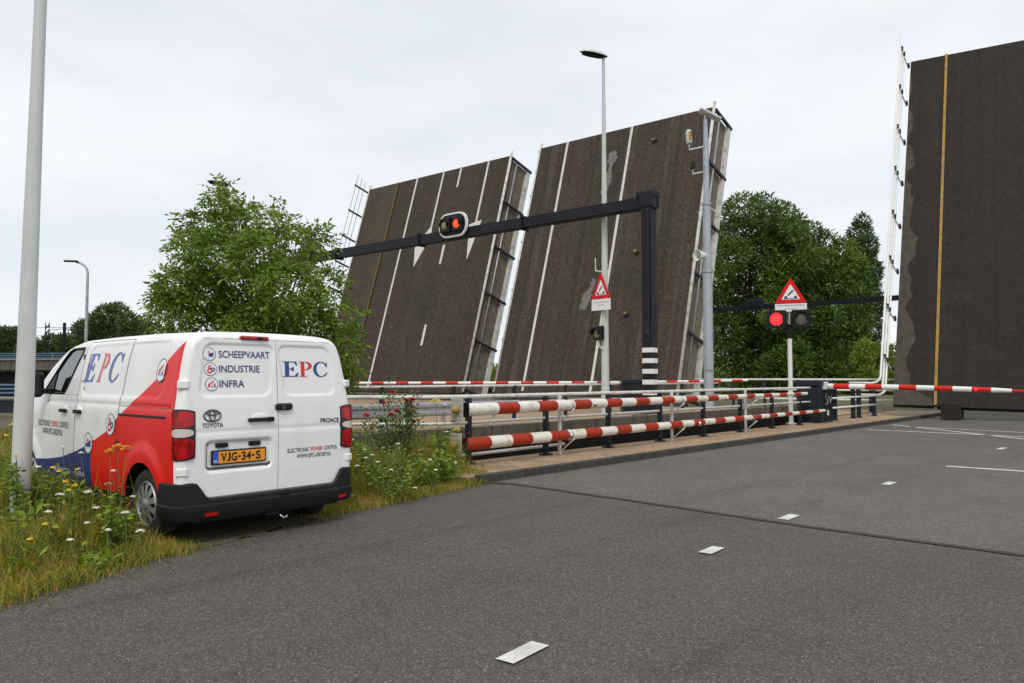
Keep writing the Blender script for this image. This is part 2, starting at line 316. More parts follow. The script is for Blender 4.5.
for a, b, w in (((7.4, 13.05), (10.4, 10.55), .16), ((12.22, 24.48), (12.58, 18.76), .16), ((10.3, 22.2), (14.0, 18.6), .16), ((12.22, 23.49), (15.3, 19.4), .16)):
    strip('road_marking', [a, b], w, .012, M['paint_mark'])
# kerb stones and walkway slab, one step of 0.1 m
b = MB(); n = 29
for i in range(n):
    s0 = .02 + i * .98; b.box(P(s0 + .48, .06, .035), (.965, .13, .17), Matrix.Rotation(ROADZ + random.uniform(-.006, .006), 3, 'Z'), 0, .012)
struct(b.build('kerb', M['kerb']))
b = MB(); b.prism([P(-.15, .125, -.05), P(28.4, .125, -.05), P(28.4, 2.2, -.05), P(17.6, 2.2, -.05), P(17.4, 1.62, -.05), P(-.15, 1.62, -.05)], (0, 0, .145)); struct(b.build('pavement', M['walk']))
# raised yard beyond the low wall, up to the bridge
b = MB(); b.prism([P(4.0, 9.0, -.05), P(4.0, 2.75, -.05), P(17, 2.3, -.05), P(27, 2.3, -.05), P(24, 10.5, -.05), (-16, 56, -.05), (-22, 50, -.05)], (0, 0, .19)); struct(b.build('yard', M['walk']))

M['grit'] = mat('edge_grit', (.12, .095, .062), 1, noise=[(30, (.05, .04, .028), .45, .65, U)], bump=(80, .6, .01))
b = MB()
for i in range(900):
    k = random.randrange(len(edge) - 2) + 1; t_ = random.random(); e0, e1 = edge[k], edge[k + 1]; d_ = abs(random.gauss(0, .14)) - .03; x = e0[0] + (e1[0] - e0[0]) * t_ + d_ * .86; y = e0[1] + (e1[1] - e0[1]) * t_ - d_ * .5; q_ = random.uniform(.004, .014)
    a_ = random.uniform(0, 3); b.add([(x + q_ * math.cos(a_ + j * 2.1) * random.uniform(.7, 1.2), y + q_ * math.sin(a_ + j * 2.1), .002) for j in range(3)] + [(x, y, .002 + q_ * .9)], [(0, 1, 3), (1, 2, 3), (2, 0, 3)])
for i in range(700):
    x_ = abs(random.gauss(0, .10)); p = P(random.uniform(.2, 22), -.02 - x_, .006); q_ = random.uniform(.004, .013); a_ = random.uniform(0, 3)
    b.add([(p.x + q_ * math.cos(a_ + j * 2.1), p.y + q_ * math.sin(a_ + j * 2.1), .006) for j in range(3)] + [(p.x, p.y, .006 + q_ * .9)], [(0, 1, 3), (1, 2, 3), (2, 0, 3)])
tag(b.build('grit', M['grit']), 'loose grit gathered along the road edge and kerb', 'grit', None, 'stuff')

# low concrete wall behind the railing
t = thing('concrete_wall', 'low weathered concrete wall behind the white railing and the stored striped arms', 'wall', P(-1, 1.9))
b = MB(); b.bar(P(-1.0, 1.98, .485), P(17.0, 1.98, .485), .22, .31); b.build('wall_face', M['old_concrete'], t, True)
b = MB(); b.bar(P(-1.0, 2.06, .13), P(17.0, 2.06, .13), .12, .4); b.build('wall_gap_shade', M['black'], t, True)  # black bar stands in for the shade in the gap under the wall

# ------------------------------------------------------------------ railings
def post(t, s, o, z, h, m, w=.075):
    b = MB(); b.box(P(s, o, z + h / 2), (w, w * 1.15, h), Matrix.Rotation(ROADZ, 3, 'Z')); b.box(P(s, o, z + .012), (.2, .17, .024), Matrix.Rotation(ROADZ, 3, 'Z'))
    for dx in (-.07, .07): b.ball(P(s + dx, o + .06, z + .03), .014, 5); b.ball(P(s + dx, o - .06, z + .03), .014, 5)
    b.build('post', m, t, True)
t = thing('railing', 'white pipe railing on dark posts along the gravel walkway, nearest the road', 'railing', P(0, 1.3, .1))
for i in range(8): post(t, 1.05 + 2.0 * i, 1.3, .095, 1.08, M['dark_steel'])
for nm, z, r, e in (('handrail', 1.205, .034, 16.0), ('mid_rail', .775, .026, 15.9)):
    b = MB(); b.tube([P(-1.6, 3.6, z), P(.2, 1.62, z), P(.42, 1.42, z), P(.72, 1.30, z)] + [P(.9 + k * .5, 1.3, z) for k in range(31)], r, 10); b.build(nm, M['rail_white'], t, True, True)
b = MB(); b.tube([P(.7, 1.62, .2), P(4.0, 1.62, .22)], .03, 8); b.build('low_rail', M['rail_white'], t, True, True)
for s, o in ((.15, 1.75), (-1.0, 2.95)): post(t, s, o, 0, 1.18, M['dark_steel'])
b = MB(); b.tube([P(-1.6, 3.6, .42), P(.1, 1.75, .40)], .024, 8); b.build('low_rail', M['rail_white'], t, True, True)

t = thing('railing', 'further white railing on dark posts across the yard, before the two left bridge leaves', 'railing', (-.1, 25, .14))
def FB(s, z): return Vector((-.1, 25, z)) + KD * s
for nm, z, r in (('handrail', 1.26, .036), ('mid_rail', .72, .028)):
    b = MB(); b.tube([FB(-9, z), FB(14.6, z)], r, 8); b.build(nm, M['rail_white'], t, True, True)
for i in range(9):
    b = MB(); b.box(FB(-8 + i * 2.75, .7), (.09, .1, 1.12), Matrix.Rotation(ROADZ, 3, 'Z')); b.box(FB(-8 + i * 2.75, .155), (.24, .2, .03), Matrix.Rotation(ROADZ, 3, 'Z')); b.build('post', M['dark_steel'], t, True)

t = thing('railing', 'short white railing with dark posts between the dark barrier cabinet and the right bridge leaf', 'railing', P(18, 1.3, .1))
for z, e in ((1.16, 23.0), (.84, 22.6), (.52, 22.3)):
    b = MB(); b.tube([P(17.3, 1.32, z), P(e, 1.32, z)], .033, 8); b.build('handrail' if z > 1.1 else 'mid_rail', M['new_white'], t, True, True)
for s in (18.2, 20.0, 20.6, 22.3): post(t, s, 1.36, .095, 1.06, M['dark_steel'], .11)
t = thing('railing', 'low white quay railing behind the warning light post and the grey camera pole', 'railing', (8.6, 36.2, .14))
QA, QB = Vector((8.7, 36.2, 0)), Vector((15.4, 30.4, 0))
for z in (1.44, 1.0, .6):
    b = MB(); b.tube([QA + Vector((0, 0, z)), QB + Vector((0, 0, z))], .04, 8); b.build('handrail' if z > 1.3 else 'mid_rail', M['new_white'], t, True, True)
for i in range(6):
    p = QA.lerp(QB, (i + .3) / 6); b = MB(); b.box(p + Vector((0, 0, .78)), (.1, .1, 1.3)); b.build('post', M['dark_steel'], t, True)
t = thing('guard_rail', 'grey steel guard rail behind the rose bush, past the white railing', 'guard rail', (-4.6, 17.5, 0))
A, B = Vector((-6.5, 15.7, 0)), Vector((.2, 22.6, 0)); dAB = (B - A).normalized(); nAB = Vector((dAB.y, -dAB.x, 0))
b = MB(); prof = [(0, .50), (.05, .54), (.05, .60), (0, .65), (.0, .70), (.05, .75), (.05, .82), (0, .86)]
vs = [A + nAB * o + Vector((0, 0, z)) for o, z in prof] + [B + nAB * o + Vector((0, 0, z)) for o, z in prof]
b.add(vs, [(i, i + 8, i + 9, i + 1) for i in range(7)]); b.build('beam', M['galv'], t, True)
for i in range(5):
    p = A.lerp(B, (i + .5) / 5) - nAB * .06; b = MB(); b.box(p + Vector((0, 0, .4)), (.1, .1, .84)); b.build('post', M['galv'], t, True)

# ------------------------------------------------------------------ stored barrier arms beside the walkway
def striped(t, path, bounds, r0, r1, mw, mr, start_red, name='arm_tube', n=14):
    """one tube whose stripes are colour bands of the same part"""
    b = MB(); A, B = path; Lt = (B - A).length
    col = 1 if start_red else 0
    for a, e in zip(bounds[:-1], bounds[1:]):
        qa, qb = A.lerp(B, a / Lt), A.lerp(B, e / Lt); ra, rb = r0 + (r1 - r0) * a / Lt, r0 + (r1 - r0) * e / Lt
        b.tube([qa, qb], [ra, rb], n, col, cap=(a == bounds[0] or e == bounds[-1])); col = 1 - col
    return b.build(name, [mw, mr], t, True, True, ang=50)
def bnds(L, first, step): 
    r = [0, first]
    while r[-1] + step < L - .1: r.append(r[-1] + step)
    return r + [L]
def stored(label, s0, s1, z, start_red, first):
    t = thing('barrier_boom', label, 'barrier arm', P(s0, 1.02, z), 0, 'spare barrier arms stored beside the walkway')
    striped(t, (P(s0, 1.02, z), P(s1, 1.02, z + .04)), bnds(s1 - s0, first, .52), .105, .045, M['arm_white'], M['arm_red'], start_red)
    b = MB(); b.box(P(s0 - .012, 1.02, z), (.02, .19, .235), Matrix.Rotation(ROADZ, 3, 'Z')); b.build('end_flange', M['black'], t, True)
    b = MB(); b.box(P(s0 - .1, 1.10, z + .0), (.03, .27, .36), Matrix.Rotation(ROADZ, 3, 'Z'), 0, .01); b.build('mounting_plate', M['plate_grey'], t, True)
    b = MB(); b.ball(P(s0 - .16, 1.08, z), .06, 10); b.build('knob', M['kerb_yellow'], t, True, True)
    for s in ((3.35, 8.2) if start_red else (4.1, 9.6)):
        b = MB(); b.lathe([(.04, 0), (.058, .02), (.05, .055), (.001, .06)], Matrix.Translation(P(s, .93, z)) @ Matrix.Rotation(ROADZ - math.pi / 2, 4, 'Z') @ Matrix.Rotation(math.pi / 2, 4, 'X') , 14); b.build('reflector_lamp', M['chrome'], t, True, True)
    return t
stored('upper red and white striped barrier arm with a white end, stored beside the walkway railing', .70, 14.9, 1.005, False, .70)
stored('lower red and white striped barrier arm with a red end, stored beside the walkway railing', .67, 16.3, .455, True, .55)
for s, w in ((3.3, 'white forked stand holding the thick end of both stored striped barrier arms'), (7.35, 'white forked stand holding both stored striped arms at the middle'), (11.1, 'white forked stand under the thin ends of both stored striped arms')):
    t = thing('arm_stand', w, 'stand', P(s, 1.17, .1), 0, 'stands under the stored barrier arms')
    b = MB(); b.bar(P(s, 1.17, .095), P(s, 1.17, 1.2), .05, .05, KD); b.build('upright', M['rail_white'], t, True)
    for z in (.455, 1.005):
        b = MB(); b.tube([P(s, 1.17, z - .32), P(s + .1, .98, z - .12), P(s + .1, .9, z - .06)], .016, 6); b.build('brace', M['rail_white'], t, True, True)
        r = .105 - .06 * (s / 15) + .008
        b = MB(); b.tube([P(s + .1, 1.02 + r * math.cos(a), z + r * math.sin(a)) for a in np.linspace(0, 2 * math.pi, 15)], .011, 5, cap=False); b.build('clamp_ring', M['galv'], t, True, True)

# ------------------------------------------------------------------ closed barrier across the road with its cabinet
t = thing('barrier_cabinet', 'dark blue grey barrier cabinet with chalk graffiti at the walkway end', 'cabinet', P(16.9, 1.35, .1))
RM = Matrix.Rotation(ROADZ, 3, 'Z')
b = MB(); b.box(P(16.92, 1.5, .66), (1.12, .66, 1.15), RM, 0, .015); b.build('housing', M['dark_steel'], t, True)
b = MB(); b.box(P(16.92, 1.5, 1.34), (1.18, .72, .20), RM, 0, .04); b.build('lid', M['dark_steel'], t, True)
b = MB(); b.box(P(16.36, 1.64, .62), (.012, .28, .95), RM); b.build('door', M['gantry'], t, True)
b = MB(); b.box(P(17.05, 1.165, .64), (.62, .012, .95), RM); b.build('door', M['gantry'], t, True)
b = MB()                                                        # chalk scribble
def scr(pts): b.tube([P(16.8 + x, 1.153, .62 + y) for x, y in pts], .012, 4)
scr([(.18, .34), (.06, .40), (-.02, .30), (.14, .18), (.12, .04), (-.04, .06)]); scr([(.2, .08), (.22, .3), (.3, .3)]); scr([(.32, .3), (.4, .08), (.5, .3)]); scr([(.4, .2), (.56, .2)])
b.build('graffiti', M['grey_pole'], t, True)
b = MB(); b.box(P(17.0, 1.152, .40), (.14, .01, .17), RM); b.build('sticker', M['sign_white'], t, True)
b = MB(); b.box(P(16.7, 1.12, 1.27), (.16, .14, .24), RM); b.build('pivot', M['sign_white'], t, True)
t = thing('barrier_boom', 'closed red and white barrier arm reaching across the road from the dark cabinet', 'barrier arm', P(16.7, 1.0, 1.24))
A0 = P(16.7, 1.02, 1.245); AD = (-KN + KD * .02).normalized()
b = MB(); L0 = 4.88; col = 0; bd = bnds(L0, .17, .47)
for i, (a, e) in enumerate(zip(bd[:-1], bd[1:])):
    zf = lambda q: A0 + AD * q - Vector((0, 0, .0036 * q * q))
    last = i == len(bd) - 2; b.tube([zf(a), zf(e)], [.088 - .004 * a, (.05 if last else .088 - .004 * e)], 14, col, cap=(i == 0 or last)); col = 1 - col
a = L0
for i in range(7):
    e = a + 1.5; b.tube([zf(a), zf(e)], .034, 10, col if last else 0, cap=False); col = 1 - col; a = e
b.build('arm_tube', [M['new_white'], M['new_red']], t, True, True, ang=50)
b = MB(); b.ball(zf(4.05) + Vector((-.06, -.06, 0)), .035, 8); b.build('warning_lamp', M['red_lit'], t, True, True)

# far barrier
t = thing('barrier_boom', 'distant thin red and white barrier arm across the road below the left bridge leaves', 'barrier arm', (4.3, 29.9, 1.3))
striped(t, (Vector((4.25, 29.9, 1.32)), Vector((-6.9, 30.6, 1.30))), bnds(11.17, .4, .5), .065, .05, M['new_white'], M['new_red'], False)
t = thing('barrier_cabinet', 'dark barrier cabinet in the yard beside the striped gantry post', 'cabinet', (4.75, 29.6, .14))
b = MB(); b.box((4.75, 29.7, .7), (.95, .8, 1.1), None, 0, .02); b.build('housing', M['dark_steel'], t, True)
b = MB(); b.box((4.75, 29.7, 1.36), (1.0, .86, .2), None, 0, .04); b.build('lid', M['dark_steel'], t, True)
t = thing('barrier_boom', 'distant red and white barrier arm seen past the grey camera pole', 'barrier arm', (6.4, 33, 1.3))
striped(t, (Vector((6.2, 33, 1.33)), Vector((10.4, 33.6, 1.40))), bnds(4.24, .5, .5), .06, .045, M['new_white'], M['new_red'], False)
b = MB(); b.bar((6.1, 33, .14), (6.1, 33, 1.4), .2, .2, (1, 0, 0)); b.build('support', M['dark_steel'], t, True)

# ------------------------------------------------------------------ bridge leaves
def leaf_frame(org, d, el, roll=0):
    d, el = R_(d), R_(el); u = Vector((math.cos(d), -math.sin(d), 0)); dd = Vector((math.sin(d), math.cos(d), 0))
    w = dd * math.cos(el) + Vector((0, 0, math.sin(el))); n = u.cross(w)
    m = Matrix((u, w, n)).transposed().to_4x4() @ Matrix.Rotation(R_(roll), 4, 'Z'); m.translation = Vector(org); return m
LL = 15.85
O2 = Vector((7.8, 36, .6)); U2 = Vector((-math.cos(R_(39.5)), math.sin(R_(39.5)), 0))
def lbox(t, name, x0, x1, y0, y1, z0, z1, m): b = MB(); b.box(((x0 + x1) / 2, (y0 + y1) / 2, (z0 + z1) / 2), (x1 - x0, y1 - y0, z1 - z0)); return b.build(name, m, t)
def girder(t, x, side):
    """steel side girder under the deck edge with cross brackets"""
    lbox(t, 'girder_web', x - .22 if side > 0 else x + .1, x - .1 if side > 0 else x + .22, .2, LL - .15, -1.95, -.2, M['deck_rust'])
    a = -.32 if side > 0 else .04
    lbox(t, 'girder_flange', x + a, x + a + .42, .2, LL - .1, -2.05, -1.75, M['flange'])
    b = MB(); b.tube([(x - side * .02, .1, -.05), (x - side * .02, LL + .35, -.05)], .085, 8); b.build('edge_beam', M['flange'], t, smooth=True)
    b = MB(); b.tube([(x + side * .06, .2, -.62), (x + side * .06, LL - .2, -.62)], .06, 6); b.build('service_pipe', M['galv'], t, smooth=True)
    for k in range(6):
        y = LL - .15 - k * 3.1; b = MB(); b.bar((x + side * .08, y, -.05), (x + side * .08, y, -2.12), .14, .13, (1, 0, 0)); b.build('bracket', M['gantry'], t)
def mark(t, x0, x1, y0, y1, z=.004, name='marking'): b = MB(); b.poly([(x0, y0, z), (x1, y0, z), (x1, y1, z), (x0, y1, z)]); b.build(name, M['paint_mark'], t)
def side_rail(t, x, y0, n, step, hs, m, mp, over=.55, r=.03, bend=False, splay=0, clamps=False):
    x00 = x
    for h in hs:
        b = MB()
        x = x00 - splay * h
        pts = [(x, y0, h), (x, LL + over * (.4 + h / hs[-1] * .8), h)]
        if bend:
            e = .42 + (h - .3) * .28; c = [(x - .05 - .28 * (1 - math.cos(a)), y0 + e - .28 * math.sin(a), h) for a in (0, .4, .8, 1.2, 1.57)]
            pts = [(x - 1.1, y0 + e - .28, h)] + c[::-1] + [(x - .05, y0 + 1.2, h), (x - .05, LL + over * (.4 + h / hs[-1] * .8), h)]
        b.tube(pts, r, 8); b.build('rail', m, t, smooth=True)
    for k in range(n):
        y = LL - .25 - k * step
        if clamps:
            b = MB(); b.bar((x00, y, -.12), (x00 - splay * hs[-1], y, hs[-1]), .035, .05, (0, 1, 0)); po = b.build('post', m, t)
            for hh, dd in ((hs[-1], .12), (hs[1], .14), (.06, .22)): b = MB(); b.box((x00 - splay * hh + .02, y + .05, hh - .06), (.09, .13, dd)); b.build('clamp', mp, po)
            continue
        b = MB(); b.bar((x00, y, -.12), (x00 - splay * (hs[-1] + .1), y, hs[-1] + .1), .06, .12, (0, 1, 0)); b.build('post', mp, t)

# left leaf: footpath, yellow kerb, roadway with arrows
W1 = 14.0
t = thing('bridge_leaf', 'raised bridge leaf with merge arrows and a footpath strip, leftmost of three', 'bridge leaf', mx=leaf_frame(O2 + U2 * 27.9, 39.5, 73.5))
q = lambda v: 27.9 - v
lbox(t, 'footpath_deck', 0, 3.26, 0, LL, -.28, 0, M['deck_path'])
lbox(t, 'kerb_angle', 3.262, 3.33, 0, LL + .02, -.2, .03, M['kerb_brown'])
lbox(t, 'gutter', 3.362, 3.52, 0, LL, -.22, -.04, M['black'])
lbox(t, 'deck', 3.522, W1, 0, LL, -.28, 0, M['deck'])
mark(t, q(22.66), q(22.50), .2, LL); mark(t, q(18.36), q(18.2), 14.37, LL - .05); mark(t, q(18.38), q(18.18), 8.73, 10.1); mark(t, q(18.42), q(18.22), 3.1, 4.5)
for sx, dx, dxt in ((19.93, 1, .95), (15.78, .0, .05)):
    mark(t, q(sx + .08), q(sx - .08), 11.4, LL - .05)
b = MB(); b.poly([(q(19.85), 12.0, .006), (q(20.05), 12.0, .006), (q(21.3), 10.35, .006), (q(20.95), 11.25, .006), (q(20.85), 8.75, .006), (q(20.0), 10.6, .006)][::-1])
b.v = []; b.f = []; b.m = []; b.n = 0
b.add([(q(19.85), 11.6, .006), (q(20.02), 11.6, .006), (q(20.9), 10.6, .006), (q(20.55), 10.1, .006), (q(20.75), 10.75, .006), (q(20.9), 11.6, .006), (q(21.15), 10.4, .006), (q(20.80), 8.75, .006), (q(20.0), 10.35, .006), (q(19.75), 10.9, .006)], [(0, 1, 2, 3, 9), (3, 2, 6, 7, 8, 9)]); b.build('arrow_marking', M['paint_mark'], t)
b = MB(); b.poly([(q(16.35), 11.3, .006), (q(15.9), 8.75, .006), (q(15.3), 11.5, .006), (q(15.7), 11.42, .006)]); b.build('arrow_marking', M['paint_mark'], t)
girder(t, W1, 1); girder(t, 0, -1)
side_rail(t, -.08, .3, 8, 2.05, (.45, .82, 1.2), M['grey_pole'], M['gantry'])

W2 = 11.53
t = thing('bridge_leaf', 'raised bridge leaf with two thin white lines and wheel ruts, the middle of three', 'bridge leaf', mx=leaf_frame(O2 + U2 * 11.53, 39.5, 73.5))
q = lambda v: 11.53 - v
lbox(t, 'deck', 0, W2, 0, LL, -.28, 0, M['deck_rut'])
for c in (9.42, 4.95): mark(t, q(c + .08), q(c - .08), .2, LL)
for (c, y) in ((3.3, 14.5), (3.38, 7.8), (3.42, 4.3)):
    b = MB(); b.box((q(c), y, .04), (.28, .12, .10), Matrix.Rotation(.5, 3, 'Z')); b.box((q(c) - .1, y + .12, .05), (.16, .1, .1), None, 1); b.build('cleat', [M['black'], M['kerb_yellow']], t)
def blotch(t, cx, cy, pts, m, z=.006):
    fine_ = []
    for (x0, y0), (x1, y1) in zip(pts, pts[1:] + pts[:1]):
        for k in range(9): f = k / 9; fine_.append((x0 + (x1 - x0) * f + random.gauss(0, .035), y0 + (y1 - y0) * f + random.gauss(0, .035)))
    b = MB(); b.poly([(cx + x, cy + y, z) for x, y in fine_]); b.build('patch', m, t)
M['patch'] = mat('pale_patch', (.15, .14, .135), .8, noise=[(2.5, (.10, .09, .085), .45, .7, U), (8, (.24, .23, .23), .5, .75, U)])
blotch(t, q(6.0), 13.0, [(-.35, -1.25), (.1, -1.1), (.25, -.3), (.1, .35), (.36, 1.0), (.2, 1.5), (-.2, 1.45), (-.28, .9), (-.05, .5), (-.3, -.3)], M['patch'])
blotch(t, q(6.0), 5.5, [(-.5, -.7), (-.1, -.75), (.15, 0), (.3, 1.0), (.05, 1.1), (-.05, .5), (-.4, .2)], M['patch'])
girder(t, W2, 1); girder(t, 0, -1)

LL3 = LL; LL = 16.25
t = thing('bridge_leaf', 'dark raised bridge leaf with a yellow kerb line at the right of the road', 'bridge leaf', mx=leaf_frame((14.14, 28.3, .5), 33.6, 68, -1.05))
W3 = 11.0
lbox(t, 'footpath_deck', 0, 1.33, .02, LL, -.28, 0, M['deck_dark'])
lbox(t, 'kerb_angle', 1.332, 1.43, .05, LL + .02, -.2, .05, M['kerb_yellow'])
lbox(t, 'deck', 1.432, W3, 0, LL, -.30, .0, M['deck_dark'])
M['scour'] = mat('scoured_edge', (.068, .055, .038), .85, noise=[(3, (.03, .024, .017), .42, .7, U), (30, (.09, .075, .055), .5, .75, U)])
ptsL = []; yy = .06
b = MB(); prof = []
for k in range(66):
    y = .06 + k * .235; ph = (y / 1.95) % 1; ra = [.5, 1.2, .8, 1.35, .6, 1.1, .9, .4, 1.2][int(y / 1.95) % 9]; wv = .20 + .28 * ra * abs(math.sin(math.pi * ph)) ** .7 * (1.25 - y / 22) + .04 * math.sin(y * 7.3) + .03 * math.sin(y * 17)
    if y < 4: wv += (4 - y) * .05
    if y > 9: wv *= max(.0, 1 - (y - 9) / 9) * (1 if ph > .35 else .25)
    prof.append((max(wv, .02), y))
vs = [(.005, y, .004) for w_, y in prof] + [(w_, y, .004) for w_, y in prof]; k = len(prof)
b.add(vs, [(i, k + i, k + i + 1, i + 1) for i in range(k - 1)]); b.build('scoured_edge', M['scour'], t)
b = MB(); b.poly([(.0, .03, .005), (1.32, .03, .005), (1.25, .3, .005), (.9, .5, .005), (.4, .9, .005), (0, 1.2, .005)]); b.build('scoured_edge', M['scour'], t)
side_rail(t, -.1, .0, 8, 2.08, (.5, .85, 1.2), M['new_white'], M['gantry'], .4, .040, bend=True, splay=.11, clamps=True)
for x in (.25, 3.6, 9.0): lbox(t, 'girder', x, x + .35, .3, LL - .3, -.62, -.302, M['deck_rust'])
LL = LL3
b = MB(); b.box((15.75, 27.35, .3), (.62, .7, .62), Matrix.Rotation(R_(-33), 3, 'Z'), 0, .02)
tag(b.build('bridge_bearing', M['deck_dark'], origin=None), 'short dark steel block under the dark raised leaf, standing on the road', 'bearing block')
b = MB(); b.box((16.5, 28.2, .25), (.35, .6, .55), Matrix.Rotation(R_(-33), 3, 'Z'), 0, .02)
tag(b.build('bridge_bearing', M['black']), 'small black block in the gap behind the dark steel bearing block', 'bearing block')
# abutments under the hinges
def abut(label, a, b_, h):
    m = MB(); m.bar((*a, h / 2 - .1), (*b_, h / 2 - .1), 1.2, h); tag(m.build('abutment', M['concrete']), label, 'abutment')
abut('concrete hinge abutment below the two left bridge leaves', (8.3, 37.2), (-13.3, 55.2), .5)

# ------------------------------------------------------------------ gantries and their signal boards
UG = U2.copy(); nG0 = Vector((-math.sin(R_(39.5)), -math.cos(R_(39.5)), 0))
t = thing('gantry', 'black portal gantry, its post ringed white at the foot, before the left leaves', 'gantry', (4.88, 27, .14))
RG = Matrix.Rotation(math.atan2(UG.y, UG.x), 3, 'Z')
b = MB(); b.box((4.90, 27, 4.15), (.41, .41, 7.8), RG, 0, .03); b.box((4.88, 27, .17), (.9, .9, .06), RG); b.build('post', M['gantry'], t, True)
for z in (.985, 1.36, 1.74, 2.115, 2.49):
    b = MB(); b.box((4.90, 27, z), (.422, .422, .215), RG, 0, .03); b.build('white_band', M['sign_white'], t, True)
p0 = Vector((4.90, 27, 7.78)) - UG * .3; p1 = p0 + UG * 25
b = MB(); b.bar(p0, p1, .38, .42); b.build('beam', M['gantry'], t, True)
b = MB(); b.box(Vector((4.90, 27, 7.86)) - UG * .02, (.56, .5, .5), RG, 0, .02)
for k in range(5): b.box(Vector((4.88, 27, 8.07)) + UG * (.3 - .15 * k), (.06, .5, .2), RG)
b.build('corner_joint', M['gantry'], t, True)
for q_ in (6.0, 12.0, 18.0):
    b = MB(); b.box(p0 + UG * q_, (.06, .54, .6), RG)
    for dz in (-.22, 0, .22): b.ball(p0 + UG * (q_ - .03) + nG0 * .24 + Vector((0, 0, dz)), .04, 5)
    b.build('flange', M['gantry'], t, True)
b = MB(); b.tube([Vector((4.90, 27, 2.75)) + nG0 * .23 - UG * .1, Vector((4.90, 27, 7.5)) + nG0 * .23 - UG * .1], .03, 6); b.tube([p0 + UG * .6 + nG0 * .22 + Vector((0, 0, -.17)), p0 + UG * 9.6 + nG0 * .22 + Vector((0, 0, -.17))], .025, 6); b.build('conduit', M['dark_steel'], t, True)
b = MB(); b.box(Vector((4.90, 27, 3.3)) + nG0 * .22, (.2, .03, .5), RG); b.build('access_door', M['dark_steel'], t, True)
pb = p1.copy(); b = MB(); b.box((pb.x, pb.y, 3.9), (.5, .5, 7.9), RG); b.build('post', M['gantry'], t, True)

def roundrect(w, h, r, n=8):
    pts = []
    for cx, cy, a0 in ((w / 2 - r, h / 2 - r, 0), (-w / 2 + r, h / 2 - r, 90), (-w / 2 + r, -h / 2 + r, 180), (w / 2 - r, -h / 2 + r, 270)):
        for k in range(n + 1): a = R_(a0 + 90 * k / n); pts.append((cx + r * math.cos(a), cy + r * math.sin(a)))
    return pts
def face_frame(loc, nrm):           # local x right, y up, z towards the viewer side
    z = Vector(nrm).normalized(); x = Vector((0, 0, 1)).cross(z).normalized(); y = z.cross(x)
    m = Matrix((x, y, z)).transposed().to_4x4(); m.translation = Vector(loc); return m
def hood(b, x, y, r, L, mi=0):
    n = 16; vs = []
    for z, k in ((0, 1), (L, 1)):
        for i in range(n + 1): a = R_(-20 + 220 * i / n); vs.append((x + r * math.cos(a), y + r * math.sin(a), z + .02))
    fs = [(i, i + 1, n + 2 + i, n + 1 + i) for i in range(n)]
    # open visor with a second, inner skin
    vs2 = [((vx - x) * .94 + x, (vy - y) * .94 + y, vz) for vx, vy, vz in vs]; m = len(vs)
    b.add(vs + vs2, fs + [(m + d, m + c, m + b_, m + a) for a, b_, c, d in fs] + [(n + 1 + i, n + 2 + i, m + n + 2 + i, m + n + 1 + i) for i in range(n)], mi)
nG = Vector((-math.sin(R_(39.5)), -math.cos(R_(39.5)), 0))
gl = p0 + UG * 9.7 + nG * .26 + Vector((0, 0, .36))
t = thing('traffic_light', 'white rimmed oval signal board with one orange lamp lit, hung on the black gantry beam', 'traffic light', mx=face_frame(gl, nG))
b = MB(); b.prism([(x, y, 0) for x, y in roundrect(1.66, 1.06, .46)], (0, 0, .10)); b.build('rim', M['sign_white'], t)
b = MB(); b.prism([(x, y, .10) for x, y in roundrect(1.50, .90, .40)], (0, 0, .03)); b.build('board', M['gantry'], t)
for x, m in ((-.36, M['amber_lens']), (.36, M['orange_lit'])):
    h = MB(); h.box((x, 0, .19), (.58, .62, .12), None, 0, .02); hood(h, x, 0, .22, .34); ho = h.build('lamp_housing', M['black'], t)
    l = MB(); l.lathe([(.2, .252), (.18, .275), (.1, .30), (.001, .31)], Matrix.Translation((x, 0, 0)), 20); l.build('lens', m, ho, smooth=True)

t = thing('gantry', 'slim dark gantry beam with a grey box, far beyond the bridge before the tall trees', 'gantry', (15.5, 64, 0))
g0 = Vector((15.4, 63, 7.05)); g1 = g0 - UG * 20 + Vector((0, 0, .1))
b = MB(); b.bar(g0 + UG * 4, g1, .3, .36); b.build('beam', M['gantry'], t, True)
for e in (-4, 20):
    p = g0 - UG * e; b = MB(); b.box((p.x, p.y, 3.5), (.4, .4, 6.95), RG); b.build('post', M['gantry'], t, True)
gp = g0 - UG * 5.0
b = MB(); b.prism([(x, y, 0) for x, y in roundrect(1.6, .95, .42)], (0, 0, .14))
tl = thing('traffic_light', 'back of a dark oval signal board on the far gantry beam', 'traffic light', mx=face_frame(gp + nG * .1 + Vector((0, 0, .25)), nG))
b.build('board', M['dark_steel'], tl)
b = MB(); b.box((0, 0, .18), (1.1, .5, .1), None, 0, .03); b.build('lamp_housing', M['gantry'], tl)

